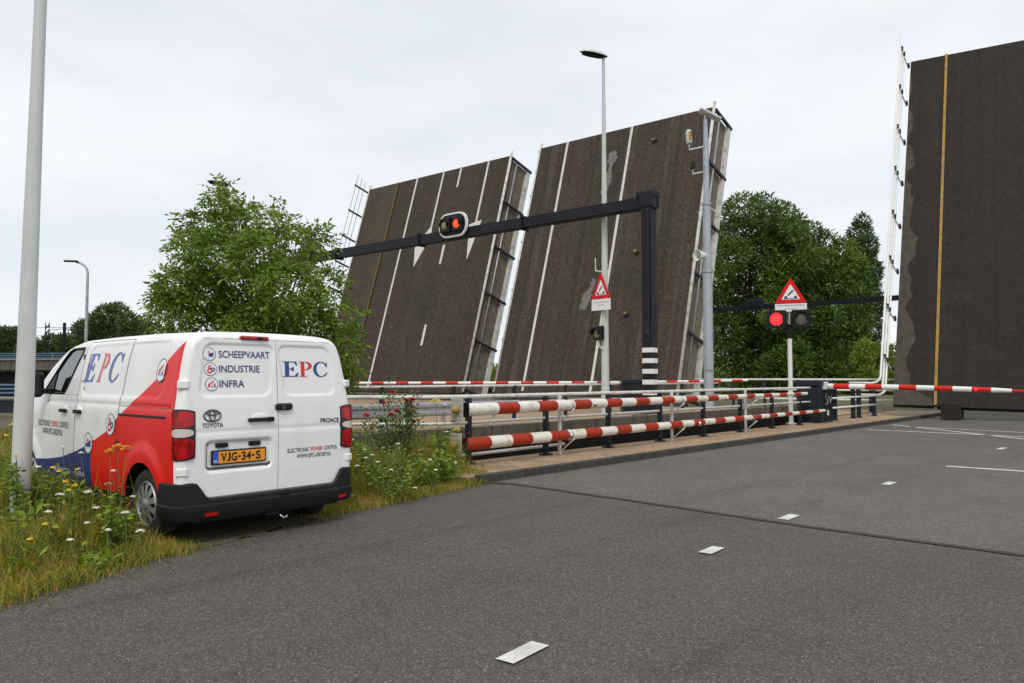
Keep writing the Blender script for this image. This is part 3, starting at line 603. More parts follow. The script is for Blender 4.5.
# ------------------------------------------------------------------ warning sign builder (bridge pictogram)
def warn_sign(label, mx, w, h, plate_h):
    t = thing('warning_sign', label, 'sign', mx=mx)
    def tri(sc):
        C3 = [Vector((-w / 2, 0)), Vector((w / 2, 0)), Vector((0, h))]; cy = h / 3; pts = []
        for i in range(3):
            c, p_, n_ = C3[i], C3[i - 1], C3[(i + 1) % 3]
            pts += [c + (p_ - c).normalized() * .055, c * .965 + (p_ + n_) * .0175, c + (n_ - c).normalized() * .055]
        return [(p.x * sc, (p.y - cy) * sc + cy) for p in pts]
    b = MB(); b.prism([(x, y, 0) for x, y in tri(1)], (0, 0, .03)); b.build('panel', M['sign_red'], t)
    b = MB(); b.poly([(x, y, .033) for x, y in tri(.60)]); b.build('white_field', M['sign_white'], t)
    s = w / .9; b = MB()
    for q_ in ([(-.2, .12), (-.10, .12), (-.10, .2), (-.16, .22)], [(.2, .12), (.10, .12), (.10, .2), (.16, .22)], [(-.09, .25), (-.06, .21), (.09, .36), (.06, .40)], [(-.1, .12), (.1, .12), (.1, .14), (-.1, .14)]):
        b.poly([(x * s, y * s * h / (w * .87), .036) for x, y in q_])
    b.build('pictogram', M['sign_blue'], t)
    b = MB(); b.box((0, -plate_h / 2 - .02, .015), (w, plate_h, .03)); b.build('under_plate', M['sign_white'], t)
    b = MB(); yy = -plate_h * .38
    x = -w * .42
    while x < w * .42:                                            # a line of small illegible lettering
        L = random.uniform(.02, .035); b.poly([(x, yy, .032), (x + L, yy, .032), (x + L, yy + .04, .032), (x, yy + .04, .032)]); x += L + .012
    b.build('small_print', M['sign_grey'], t); b = MB(); x = -w * .18
    while x < w * .18: L = random.uniform(.02, .035); b.poly([(x, yy - .1, .032), (x + L, yy - .1, .032), (x + L, yy - .07, .032), (x, yy - .07, .032)]); x += L + .012
    b.build('small_print', M['sign_grey'], t); return t

# post with the two flashing lights
wp = Vector((8.545, 23.36, .1)); nW = Vector((-.40, -.92, 0))
t = thing('signal_post', 'slim white post beside the dark cabinet carrying two lamps and a bridge sign', 'post', wp)
b = MB(); b.tube([wp, wp + Vector((0, 0, 2.62))], .068, 14); b.lathe([(.16, 0), (.16, .03), (.07, .05)], Matrix.Translation(wp), 14); b.build('pole', M['white'], t, True, True, ang=40)
b = MB(); b.tube([wp + Vector((0, 0, 2.62)), wp + Vector((0, 0, 3.05))], .075, 14); b.tube([wp + Vector((0, 0, 3.05)), wp + Vector((0, 0, 4.2))], .03, 10, 1); b.build('pole_sleeve', [M['gantry'], M['rail_white']], t, True, True, ang=40)
fm = face_frame(wp + Vector((0, 0, 2.85)), nW)
b = MB(); b.box(fm @ Vector((0, 0, .02)), (1.0, .06, .08), fm.to_3x3() @ Matrix.Rotation(math.pi / 2, 3, 'X')); b.build('crossbar', M['gantry'], t, True)
for sx, m, lab in ((-.36, 'red_lit', 'black square lamp glowing red under the bridge warning sign'), (.36, 'glass_lens', 'black square lamp, unlit grey lens, under the bridge warning sign')):
    tl = thing('warning_light', lab, 'traffic light', mx=fm @ Matrix.Translation((sx, .37, .06)))
    b = MB(); b.box((0, 0, .06), (.56, .54, .16), None, 0, .02); b.build('backboard', M['black'], tl)
    b = MB(); hood(b, 0, 0, .205, .2); b.v = [(x, y, z + .12) for x, y, z in b.v]; b.build('visor', M['black'], tl)
    b = MB(); b.lathe([(.2, .142), (.17, .165), (.1, .18), (.001, .185)], Matrix.Identity(4), 24); b.build('lens', M[m], tl, smooth=True)
    b = MB(); b.box((.24, -.2, -.06), (.05, .1, .1)); b.build('bracket', M['rail_white'], tl)
warn_sign('red triangular bridge sign above the two square lamps on the slim white post', face_frame(wp + Vector((.06, 0, 3.71)) - Vector(nW) * -.08, nW), .92, .80, .25)

# ------------------------------------------------------------------ lamp post with sign in the middle
lp = Vector((3.52, 28.7, .14))
t = thing('street_lamp', 'tall white tapered street lamp in the yard, carrying a bridge sign and amber light', 'street lamp', lp)
b = MB(); b.tube([lp + Vector((0, 0, z)) for z in (0, 1, 1.01, 6, 13.75)], [.17, .165, .15, .115, .055], 16); b.build('pole', M['pole_pale'], t, True, True, ang=40)
hd = Vector((-.92, -.38, 0)).normalized(); hx = Vector((0, 0, 1)).cross(hd)
def lamp_head(t, base, hd, L, m_top, m_under):
    hx = Vector((0, 0, 1)).cross(hd); sec = [(-.12, .05, .07), (.0, .10, .12), (.2, .16, .15), (.55, .19, .14), (.85, .14, .09), (1.0, .03, .02)]; vs = []; n = 12
    for u, wv, hv in sec:
        for j in range(n):
            a = math.pi * j / (n - 1); vs.append(base + hd * (u * L) + hx * (wv * L * math.cos(a)) + Vector((0, 0, hv * L * math.sin(a) + u * .03)))
    b = MB(); b.add(vs, [(i * n + j, i * n + j + 1, i * n + n + j + 1, i * n + n + j) for i in range(len(sec) - 1) for j in range(n - 1)] + [tuple(range(n))]); b.build('lamp_shade', m_top, t, True, True)
    ring = [base + hd * (u * L) + hx * (wv * L * .97) + Vector((0, 0, u * .03 - .002)) for u, wv, hv in sec]; ring2 = [base + hd * (u * L) - hx * (wv * L * .97) + Vector((0, 0, u * .03 - .002)) for u, wv, hv in sec]
    b = MB(); k = len(sec); b.add(ring + ring2 + [r - Vector((0, 0, .05)) for r in ring[1:-1]] + [r - Vector((0, 0, .05)) for r in ring2[1:-1]],
        [(i, i + 1, k + i + 1, k + i) for i in (0, k - 2)] + [(2 * k + i, 2 * k + i + 1, 2 * k + k - 2 + i + 1, 2 * k + k - 2 + i) for i in range(k - 3)] +
        [(i + 1, i + 2, 2 * k + i + 1, 2 * k + i) for i in range(k - 3)] + [(k + i + 1, k + i + 2, 3 * k - 2 + i + 1, 3 * k - 2 + i) for i in range(k - 3)]); b.build('lamp_cover', m_under, t, True, True)
lamp_head(t, lp + Vector((.04, 0, 13.72)), hd, 1.05, M['pole_pale'], M['black'])
b = MB(); b.tube([lp + Vector((-.36, -.1, 5.4)), lp + Vector((-.36, -.1, 5.9)), ], .022, 6); b.tube([lp + Vector((-.36, -.1, 5.42)), lp + Vector((0, 0, 5.36))], .03, 6); b.build('bracket', M['pole_pale'], t, True)
nL = Vector((-.74, -.67, 0))
warn_sign('red triangular bridge sign mounted on the tall white street lamp pole', face_frame(lp + Vector((-.16, -.22, 4.35)), nL), .92, .98, .42)
tl = thing('warning_light', 'black boxed amber light bracketed to the tall white street lamp pole', 'traffic light', mx=face_frame(lp + Vector((-.26, -.16, 3.05)), Vector((-.80, -.6, 0))))
b = MB(); b.box((0, 0, .0), (.44, .54, .2), None, 0, .03); hood(b, 0, 0, .19, .2); b.v = [(x, y, z + .05 if i > 40 else z) for i, (x, y, z) in enumerate(b.v)]; b.build('housing', M['black'], tl)
b = MB(); b.lathe([(.18, .102), (.15, .125), (.001, .15)], Matrix.Identity(4), 20); b.build('lens', M['amber_lens'], tl, smooth=True)
b = MB(); b.tube([(0, -.27, 0), (0, -.5, -.02), (.1, -.62, -.2)], .04, 8); b.build('bracket', M['rail_white'], tl)

# ------------------------------------------------------------------ grey camera pole
cp = Vector((7.03, 27.2, .14))
t = thing('camera_pole', 'grey stepped pole with cameras and a horn, right of the middle bridge leaf', 'pole', cp)
b = MB(); b.tube([cp + Vector((0, 0, z)) for z in (0, 5.2, 5.21, 7.6)], [.175, .17, .15, .145], 16); b.build('lower_pole', M['grey_pole'], t, True, True, ang=40)
b = MB(); b.tube([cp + Vector((0, 0, z)) for z in (7.6, 9.6, 9.9, 10.75)], [.115, .105, .085, .07], 14); b.build('upper_pole', M['grey_pole'], t, True, True, ang=40)
b = MB(); b.lathe([(.2, 0), (.2, .12)], Matrix.Translation(cp + Vector((0, 0, 5.15))), 16); b.lathe([(.18, 0), (.18, .1)], Matrix.Translation(cp + Vector((0, 0, 7.6))), 16)
for sx in (-.34, .34): b.tube([cp + Vector((0, 0, 7.62)), cp + Vector((sx, -.1, 7.3))], .018, 5)
b.build('collar', M['galv'], t, True)
b = MB(); b.box(cp + Vector((.0, -.19, 1.9)), (.22, .03, .5)); b.build('access_door', M['grey_pole'], t, True)
tl = thing('floodlight', 'flat tilted white floodlight on top of the grey camera pole', 'light', cp + Vector((.1, 0, 10.78)))
b = MB(); b.box((.05, -.05, .12), (.85, .4, .09), Matrix.Rotation(.48, 3, 'Y'), 0, .03); b.build('housing', M['pole_pale'], tl)
b = MB(); b.tube([(-.1, 0, -.05), (-.1, 0, .12)], .05, 8); b.build('bracket', M['galv'], tl)
tl = thing('camera', 'tall boxed camera on an L bracket high on the grey pole', 'camera', cp + Vector((-.62, -.1, 9.55)))
b = MB(); b.box((-.02, 0, .52), (.17, .24, .5), Matrix.Rotation(-.08, 3, 'Y'), 0, .03); b.build('housing', M['pole_pale'], tl)
b = MB(); b.box((.0, -.13, .52), (.08, .03, .3)); b.build('lens', M['kerb_yellow'], tl)
b = MB(); b.tube([(0, 0, .25), (0, 0, .05), (.56, .1, .2)], .035, 6); b.build('bracket', M['pole_pale'], tl)
tl = thing('camera', 'small dark camera on a short arm below the boxed camera of the grey pole', 'camera', cp + Vector((-.45, -.1, 8.7)))
b = MB(); b.box((-.06, 0, .32), (.14, .3, .26), None, 0, .03); b.build('housing', M['black'], tl)
b = MB(); b.tube([(-.06, 0, .2), (-.06, 0, .02), (.4, .08, .12)], .03, 6); b.build('bracket', M['rail_white'], tl)
tl = thing('loudspeaker', 'white round horn loudspeaker halfway up the grey camera pole', 'loudspeaker', mx=face_frame(cp + Vector((-.28, -.16, 5.75)), Vector((-.85, -.5, -.05))))
b = MB(); b.lathe([(.001, -.3), (.10, -.3), (.12, -.12), (.15, 0), (.205, .16), (.21, .18), (.185, .17), (.11, .05), (.001, .03)], Matrix.Identity(4), 20); b.build('horn', M['white'], tl, smooth=True)
b = MB(); b.ball((0, 0, .06), .085, 8); b.build('horn_core', M['galv'], tl, smooth=True)

# ------------------------------------------------------------------ poles on the left
pp = Vector((-4.98, 7.78, 0))
t = thing('lamp_post', 'thick pale grey pole with stickers standing in the weeds, nearest at left', 'pole', pp)
b = MB(); n = 20; b.tube([pp + Vector((z * .011 - .015, 0, z)) for z in (-.05, 1.2, 3.0, 5.2, 9.5)], [.092, .088, .075, .058, .042], n); b.build('pole', M['pole_pale'], t, True, True, ang=60)
vd = (Vector((0, 0, 0)) - pp); vd.z = 0; vd.normalize()
def decal_pole(name, ang, z, w, h, m, kind='rect'):
    a0 = math.atan2(vd.y, vd.x) + R_(ang); r = .0955 - .0072 * (z - .0); b = MB()
    if kind == 'rect':
        k = 6; vs = [pp + Vector((z * .011 - .015 + r * math.cos(a0 + (i / k - .5) * w / r), r * math.sin(a0 + (i / k - .5) * w / r), z + dz)) for dz in (-h / 2, h / 2) for i in range(k + 1)]
        b.add(vs, [(i, i + 1, k + 2 + i, k + 1 + i) for i in range(k)])
    else:
        k = 20; vs = [pp + Vector((z * .011 - .015 + r * math.cos(a0 + rr * w * math.cos(2 * math.pi * i / k) / r), r * math.sin(a0 + rr * w * math.cos(2 * math.pi * i / k) / r), z + rr * h * math.sin(2 * math.pi * i / k))) for rr in (.68, 1) for i in range(k)]
        b.add(vs, [(i, k + i, k + (i + 1) % k, (i + 1) % k) for i in range(k)])
    b.build(name, m, t, True)
M['st_grey'] = mat('sticker_grey', (.32, .33, .28), .6, noise=[(60, (.16, .16, .14), .5, .6, U)]); M['st_or'] = mat('sticker_orange', (.50, .33, .25), .6, noise=[(40, (.6, .5, .42), .5, .6, U)]); M['st_tag'] = mat('sticker_tag', (.30, .14, .02), .5, noise=[(60, (.1, .06, .02), .5, .6, U)])
decal_pole('sticker', 12, 1.33, .055, .05, M['st_grey']); decal_pole('sticker', 46, 1.335, .05, .05, M['st_grey']); decal_pole('sticker', 22, 1.18, .05, .055, M['st_or'], 'ring'); decal_pole('sticker', 26, 1.18, .022, .03, M['st_or']); decal_pole('sticker', 34, 2.68, .05, .045, M['st_tag'])
lamp_head(t, pp + Vector((.09, 0, 9.5)), Vector((.9, .4, 0)).normalized(), 1.0, M['pole_pale'], M['black'])

def curved_lamp(label, base, H, arm, m, head=True):
    t = thing('street_lamp', label, 'street lamp', base)
    bp = Vector(base); a = Vector(arm); r = .55
    pts = [bp, bp + Vector((0, 0, H * .5)), bp + Vector((0, 0, H - r))] + [bp + Vector((0, 0, H - r)) + a.normalized() * r * (1 - math.cos(x)) + Vector((0, 0, r * math.sin(x))) for x in (.4, .8, 1.2, 1.57)] + [bp + Vector((0, 0, H + .05)) + a]
    b = MB(); b.tube(pts, [.1, .085, .065] + [.055] * 5, 10); b.build('pole', m, t, True, True)
    b = MB(); e = pts[-1]; d = a.normalized(); b.box(e + d * .35 + Vector((0, 0, .0)), (.7, .22, .09), Matrix.Rotation(math.atan2(d.y, d.x), 3, 'Z'), 0, .03); b.build('lamp_head', M['gantry'], t, True)
curved_lamp('slim grey street lamp with a bent arm, rising behind the van at left', (-22.45, 40, 0), 7.6, (-.45, -.1, 0), M['galv'])
sl = Vector((-11.4, 30, 0))
t = thing('street_lamp', 'thin dark street lamp whose head shows above the ash tree', 'street lamp', sl)
b = MB(); b.tube([sl, sl + Vector((0, 0, 9.2))], [.1, .05], 10); b.build('pole', M['galv'], t, True, True)
lamp_head(t, sl + Vector((0, 0, 9.2)), Vector((-.8, -.6, 0)).normalized(), .75, M['black'], M['black'])

# ------------------------------------------------------------------ railway viaduct and masts at the far left
t = thing('viaduct', 'distant concrete railway viaduct with a blue railing at the far left', 'viaduct', (-45, 60, 0))
b = MB(); b.bar((-70, 64, 2.45), (-28, 58, 2.45), 6, .75); b.build('girder', M['old_concrete'], t, True)
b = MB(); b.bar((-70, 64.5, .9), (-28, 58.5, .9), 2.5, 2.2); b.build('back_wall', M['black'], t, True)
b = MB(); b.bar((-70, 61, 2.86), (-28, 55, 2.86), .3, .1); b.build('ledge', M['concrete'], t, True)
b = MB()
for z in (2.98, 3.14, 3.3): b.bar((-70, 61, z), (-28, 55, z), .05, .06)
for i in range(30): x = -70 + i * 1.45; y = 61 - i * .207; b.bar((x, y, 2.9), (x, y, 3.3), .06, .06, (1, 0, 0))
b.build('railing', M['blue_rail'], t, True)
t = thing('railing', 'blue grey roadside railing with a pale lower rail, in front of the viaduct', 'railing', (-28, 32, 0))
for z in (1.24, 1.08, .92):
    b = MB(); b.bar((-34, 33, z), (-15.5, 29, z), .06, .06); b.build('rail', M['blue_rail'], t, True)
b = MB(); b.bar((-34, 33.1, .95), (-15.5, 29.1, .95), .03, .5); b.build('panel', M['dark_steel'], t, True)
b = MB(); b.bar((-34, 32.9, .74), (-15.5, 28.9, .74), .08, .07); b.build('rail', M['galv'], t, True)
b = MB(); b.bar((-34, 33.1, .38), (-15.5, 29.1, .38), .05, .5); b.build('panel', M['dark_steel'], t, True)
for i in range(8):
    p = Vector((-34, 33, 0)).lerp(Vector((-15.5, 29, 0)), i / 7); b = MB(); b.bar(p, p + Vector((0, 0, 1.2)), .08, .08, (1, 0, 0)); b.build('post', M['galv'], t, True)
for x, H, lab in ((-49.0, 7.3, 'lattice railway mast on the viaduct, left of the pair'), (-47.2, 7.3, 'slim railway mast on the viaduct, right of the pair')):
    y = 80; t = thing('railway_mast', lab, 'mast', (x, y, 0), 0, 'railway masts'); b = MB()
    if x < -48:
        for dx in (-.2, .2): b.tube([(x + dx, y, 0), (x + dx, y, H)], .05, 5)
        for i in range(12): b.tube([(x - .2, y, i * .6), (x + .2, y, i * .6 + .6)], .04, 4); b.box((x, y, i * .6 + .3), (.36, .08, .12))
        b.build('mast', M['gantry'], t, True)
    else:
        b.tube([(x, y, 0), (x, y, H)], .16, 6); b.build('mast', M['gantry'], t, True)
    b = MB(); b.tube([(x, y, H - .8), (x + 2.2, y, H - .6), (x + 2.3, y, H - 1.6)], .04, 4); b.build('cantilever', M['gantry'], t, True)
for z, lab in ((6.9, 'upper overhead railway wire at far left'), (6.0, 'lower overhead railway wire at far left')):
    b = MB(); b.tube([(-75, 82, z + .4), (-60, 81, z), (-44, 80, z - .1), (-38, 79, z + .1)], .03, 4); tag(b.build('overhead_wire', M['gantry']), lab, 'wire')

# ------------------------------------------------------------------ van (local x = across, y = forward from the rear, z = up)
VO = Vector((-2.967, 6.743, 0)); VT = .847
VO = VO + Vector((math.cos(VT), math.sin(VT), 0)) * .972
van = thing('delivery_van', 'white delivery van with red and blue side livery, parked with its rear to the road', 'van', VO, VT)

def paint():
    m = mat('van_paint', (.80, .80, .785), .34, coat=.12, spec=.3, noise=[(2.2, (.69, .69, .67), .5, .8, U)]); t = m.node_tree; b = t.nodes['Principled BSDF']
    last = b.inputs['Base Color'].links[0].from_socket
    tcn = t.nodes.new('ShaderNodeTexCoord'); sp = t.nodes.new('ShaderNodeSeparateXYZ'); t.links.new(tcn.outputs['Object'], sp.inputs[0])
    def mth(op, a, b_=None):
        n = t.nodes.new('ShaderNodeMath'); n.operation = op
        for i, v in enumerate((a, b_)):
            if v is None: continue
            if isinstance(v, (int, float)): n.inputs[i].default_value = v
            else: t.links.new(v, n.inputs[i])
        return n.outputs[0]
    def curve(pts):            # boundary height z as a curve of the length y
        fc = t.nodes.new('ShaderNodeFloatCurve'); c = fc.mapping.curves[0]
        c.points[0].location = (pts[0][0] / 5, pts[0][1] / 2); c.points[1].location = (pts[-1][0] / 5, pts[-1][1] / 2)
        for p in pts[1:-1]: c.points.new(p[0] / 5, p[1] / 2)
        for p in c.points: p.handle_type = 'VECTOR'
        fc.mapping.extend = 'HORIZONTAL'; fc.mapping.update()
        t.links.new(mth('DIVIDE', sp.outputs[1], 5.0), fc.inputs['Value']); return mth('MULTIPLY', fc.outputs[0], 2.0)
    red = curve([(.0, 1.98), (.11, 1.90), (.42, 1.68), (.62, 1.50), (.97, 1.31), (1.27, 1.15), (1.59, .965), (1.86, .872), (2.05, .84)])
    blu = curve([(1.9, .87), (2.02, .82), (2.124, .79), (2.373, .725), (2.85, .625), (3.3, .575), (3.7, .55), (4.4, .54)])
    side = mth('GREATER_THAN', mth('ABSOLUTE', sp.outputs[0]), .70)
    rear = mth('ADD', .085, mth('MULTIPLY', mth('MAXIMUM', mth('SUBTRACT', sp.outputs[2], .97), 0.0), .095))
    fr = mth('MULTIPLY', mth('MULTIPLY', mth('LESS_THAN', sp.outputs[2], red), mth('GREATER_THAN', sp.outputs[1], rear)), mth('LESS_THAN', sp.outputs[1], 1.975))
    fb = mth('MULTIPLY', mth('MULTIPLY', mth('LESS_THAN', sp.outputs[2], blu), mth('GREATER_THAN', sp.outputs[1], 1.975)), mth('LESS_THAN', sp.outputs[1], 4.4))
    for f, col in ((fr, (.72, .006, .006, 1)), (fb, (.016, .035, .17, 1))):
        x = t.nodes.new('ShaderNodeMix'); x.data_type = 'RGBA'; x.inputs[7].default_value = col
        t.links.new(mth('MULTIPLY', f, side), x.inputs[0]); t.links.new(last, x.inputs[6]); last = x.outputs[2]
    t.links.new(last, b.inputs['Base Color']); return m
M['paint'] = paint()
M['van_white'] = mat('van_white', (.80, .80, .785), .30, coat=.3, noise=[(2.2, (.69, .69, .67), .5, .8, U), (5, (.6, .58, .54), .68, .85, (1, 1, .5))])
M['seal'] = mat('door_gap', (.10, .10, .10), .8)
def gls():
    m = bpy.data.materials.new('cab_glass'); m.use_nodes = True; t = m.node_tree; t.nodes.clear(); o = t.nodes.new('ShaderNodeOutputMaterial')
    tr = t.nodes.new('ShaderNodeBsdfTransparent'); tr.inputs[0].default_value = (.62, .72, .68, 1); gl = t.nodes.new('ShaderNodeBsdfGlossy'); gl.inputs['Roughness'].default_value = .02; gl.inputs[0].default_value = (.9, .95, .95, 1)
    fz = t.nodes.new('ShaderNodeFresnel'); fz.inputs[0].default_value = 1.5; ms = t.nodes.new('ShaderNodeMixShader')
    ad = t.nodes.new('ShaderNodeMath'); ad.inputs[1].default_value = .12; t.links.new(fz.outputs[0], ad.inputs[0])
    t.links.new(ad.outputs[0], ms.inputs[0]); t.links.new(tr.outputs[0], ms.inputs[1]); t.links.new(gl.outputs[0], ms.inputs[2]); t.links.new(ms.outputs[0], o.inputs[0]); return m
M['glass'] = gls()

PZ = np.array([.24, .30, .40, .55, .75, .95, 1.10, 1.20, 1.32, 1.50, 1.65, 1.76, 1.83, 1.875, 1.905, 1.92, 1.928, 1.93])
PW = np.array([.885, .915, .94, .953, .96, .96, .955, .948, .928, .897, .868, .842, .818, .785, .72, .58, .3, 0.])
# dense profile: equal steps along the curve
seg = np.r_[0, np.cumsum(np.hypot(np.diff(PZ), np.diff(PW)))]
NP = 150; tt = np.linspace(0, seg[-1], NP)
def smooth_interp(x, xp, fp):
    y = np.interp(x, xp, fp); k = np.ones(7) / 7; yp = np.r_[2 * y[0] - y[3:0:-1], y, 2 * y[-1] - y[-2:-5:-1]]; return np.convolve(yp, k, 'valid')
prz = smooth_interp(tt, seg, PZ); prw = smooth_interp(tt, seg, PW); prw[-1] = 0
TL = np.array([0, .03, .08, .16, 1, 2, 2.8, 3.1, 3.3, 3.59, 3.88, 4.12, 4.3, 4.5, 4.7, 4.85, 4.92, 4.95])
TT = np.array([1.900, 1.935, 1.955, 1.965, 1.98, 1.982, 1.97, 1.93, 1.84, 1.69, 1.50, 1.32, 1.21, 1.15, 1.06, .93, .8, .72])
def lean(z): return .015 + .085 * np.clip((z - .95) / .98, 0, 2) ** 1.3
def wfac(L): return np.interp(L, [0, .01, .025, .05, .09, .14, 4.0, 4.4, 4.7, 4.88, 4.95], [.925, .955, .972, .986, .996, 1, 1, .985, .93, .84, .76])
def station(L):
    T = float(np.interp(L, TL, TT)); z = prz.copy(); up = z > .9; z[up] = .9 + (z[up] - .9) * (T - .9) / (1.93 - .9)
    if T < .9: z = np.minimum(z, T - .02 * (1 - np.linspace(0, 1, NP)))
    w = prw.copy()
    if T < 1.9:
        wz = np.interp(z, prz, prw); mixk = .55; w = np.where(up, w * (1 - mixk) + np.minimum(wz, .955) * mixk * (prw > 0.0) * np.clip(prw / .6, 0, 1) + w * mixk * (1 - np.clip(prw / .6, 0, 1)), w)
        w[-1] = 0
    return z, w * float(wfac(L))
def sstep(a, b, x): t = np.clip((x - a) / (b - a), 0, 1); return t * t * (3 - 2 * t)
def rbox(x, y, x0, x1, y0, y1, r):      # signed distance to a rounded rectangle
    cx, cy = (x0 + x1) / 2, (y0 + y1) / 2; dx = np.abs(x - cx) - (x1 - x0) / 2 + r; dy = np.abs(y - cy) - (y1 - y0) / 2 + r
    return np.hypot(np.maximum(dx, 0), np.maximum(dy, 0)) + np.minimum(np.maximum(dx, dy), 0) - r
WR, WF = .70, 3.975                      # wheel positions along the van
def emboss(L, z):                        # pressed shapes in the side panel (positive = inwards)
    e = .013 * (1 - sstep(-.02, .004, rbox(L, z, .40, 2.38, 1.318, 1.875, .12)))
    e = e - .022 * (1 - sstep(.40, .54, np.hypot(L - WR, (z - .36) * .92))) * (z > .36)
    e = e - .022 * (1 - sstep(.40, .54, np.hypot(L - WF, (z - .36) * .92))) * (z > .36)
    e = e + .008 * np.exp(-((z - 1.245) / .018) ** 2) * (L > .15) * (L < 3.4)
    return e
_cache = {}
def side_w(L, z):
    k = round(L, 3)
    if k not in _cache: _cache[k] = station(k)
    zz, ww = _cache[k]; i = np.searchsorted(zz, z); i = min(max(i, 1), NP - 1); t = (z - zz[i - 1]) / max(zz[i] - zz[i - 1], 1e-6)
    return ww[i - 1] + (ww[i] - ww[i - 1]) * min(max(t, 0), 1)
def yof(L, z): return L + float(lean(z)) * max(0, 1 - L / .6)
def SP(L, z, off=0, sd=-1): return Vector((sd * (side_w(L, z) - float(emboss(L, z)) + off), yof(L, z), z))
# stations
Ls = list(np.r_[[0, .01, .025, .05, .09, .14], np.arange(.16, 2.6, .02), np.arange(2.6, 4.95, .03), [4.95]])
NS = len(Ls); V = []; 
for L in Ls:
    z, w = station(L); e = emboss(np.full(NP, L), z) * (prz < 1.86)
    x = np.maximum(w - e * (w > .5), 0); y = L + lean(z) * max(0, 1 - L / .6)
    V.append(np.c_[np.r_[-x, x[-2::-1]], np.r_[y, y[-2::-1]], np.r_[z, z[-2::-1]]])
V = np.array(V); NR = V.shape[1]
idx = lambda i, j: i * NR + j
arch = .385
WIN = [(2.60, 1.79), (2.98, 1.80), (3.10, 1.76), (3.60, 1.37), (3.56, 1.335), (2.95, 1.335), (2.88, 1.36), (2.60, 1.70)]
WIN = [(2.60, 1.85), (2.95, 1.845), (3.04, 1.82), (3.57, 1.38), (3.54, 1.34), (2.92, 1.34), (2.86, 1.375), (2.585, 1.80)]
def inside(poly, x, y):
    c = False; n = len(poly)
    for i in range(n):
        (x0, y0), (x1, y1) = poly[i], poly[i - 1]
        if (y0 > y) != (y1 > y) and x < (x1 - x0) * (y - y0) / (y1 - y0) + x0: c = not c
    return c
def nearest(poly, x, y):
    best = None; p = Vector((x, y))
    for i in range(len(poly)):
        a, b = Vector(poly[i - 1]), Vector(poly[i]); t = min(max((p - a).dot(b - a) / (b - a).length_squared, 0), 1); q = a + (b - a) * t
        if best is None or (q - p).length < best[0]: best = ((q - p).length, q)
    return best[1]
faces = []; drop = set(); flagged = set()
for i in range(NS - 1):
    Lc = (Ls[i] + Ls[i + 1]) / 2
    for j in range(NR - 1):
        zc = (V[i, j, 2] + V[i, j + 1, 2]) / 2; sidef = abs(V[i, j, 0]) > .55
        hole = False
        if sidef and zc < .85 and min(math.hypot(Lc - WR, zc - .335), math.hypot(Lc - WF, zc - .335)) < arch: hole = True
        if zc > 1.3 and 3.2 < Lc < 4.12 and abs(V[i, j, 0]) < .58: continue
        if sidef and zc > 1.3 and 2.5 < Lc < 3.7 and inside(WIN, Lc, zc): hole = True
        if hole: flagged.update((idx(i, j), idx(i + 1, j), idx(i + 1, j + 1), idx(i, j + 1)))
        else: faces.append((idx(i, j), idx(i, j + 1), idx(i + 1, j + 1), idx(i + 1, j)))
VV = V.reshape(-1, 3).copy()
used = set(k for f in faces for k in f)
for k in flagged & used:
    i, j = divmod(k, NR); x, y, z = VV[k]; sd = -1 if x < 0 else 1; L = Ls[i]
    if z < 1.0:
        cL = WR if abs(L - WR) < 1 else WF; r = math.hypot(L - cL, z - .335); nl, nz = cL + (L - cL) / r * arch, .335 + (z - .335) / r * arch; nz = max(nz, .24)
    else: nl, nz = nearest(WIN, L, z)
    VV[k] = SP(nl, nz, 0, sd)
front_f = tuple(idx(NS - 1, j) for j in range(NR - 1, -1, -1))
mb = MB(); mb.v = [tuple(p) for p in VV]; mb.n = len(mb.v); mb.f = faces + [front_f]; mb.m = [0] * len(mb.f)
def RY(x, z): return float(lean(z)) + .020 * (abs(x) / .9) ** 3
def dl(z): return -(.80 if z < 1.25 else .80 + .04 * min((z - 1.25) / .1, 1) - .13 * max(0, z - 1.3)) + .09 * max(0, (z - 1.80) / .09) ** 2
for q_ in (0, 1):                        # the rear frame turns in round the doors, leaving a shallow opening
    for j in range(NR):
        x, y, z = VV[idx(0, j)]; zz_ = min(max(z, .45), 1.865); lim = abs(dl(zz_)) - .02; xx_ = max(-lim, min(lim, x * .97))
        mb.v.append((xx_, RY(xx_, zz_) - .004 + (.07 if q_ else 0), zz_))
nb = len(VV)
for j in range(NR - 1): mb.f += [(idx(0, j + 1), idx(0, j), nb + j, nb + j + 1), (nb + j + 1, nb + j, nb + NR + j, nb + NR + j + 1)]; mb.m += [0, 0]
mb.f += [(idx(0, 0), idx(0, NR - 1), nb + NR - 1, nb), tuple(range(nb + NR, nb + 2 * NR))]; mb.m += [0, 0]; mb.n = len(mb.v)
b0 = len(mb.f)
for i in range(NS - 1): mb.f.append((idx(i, 0), idx(i + 1, 0), idx(i + 1, NR - 1), idx(i, NR - 1))); mb.m.append(0)
body = mb.build('body', M['paint'], van, smooth=True, ang=40)

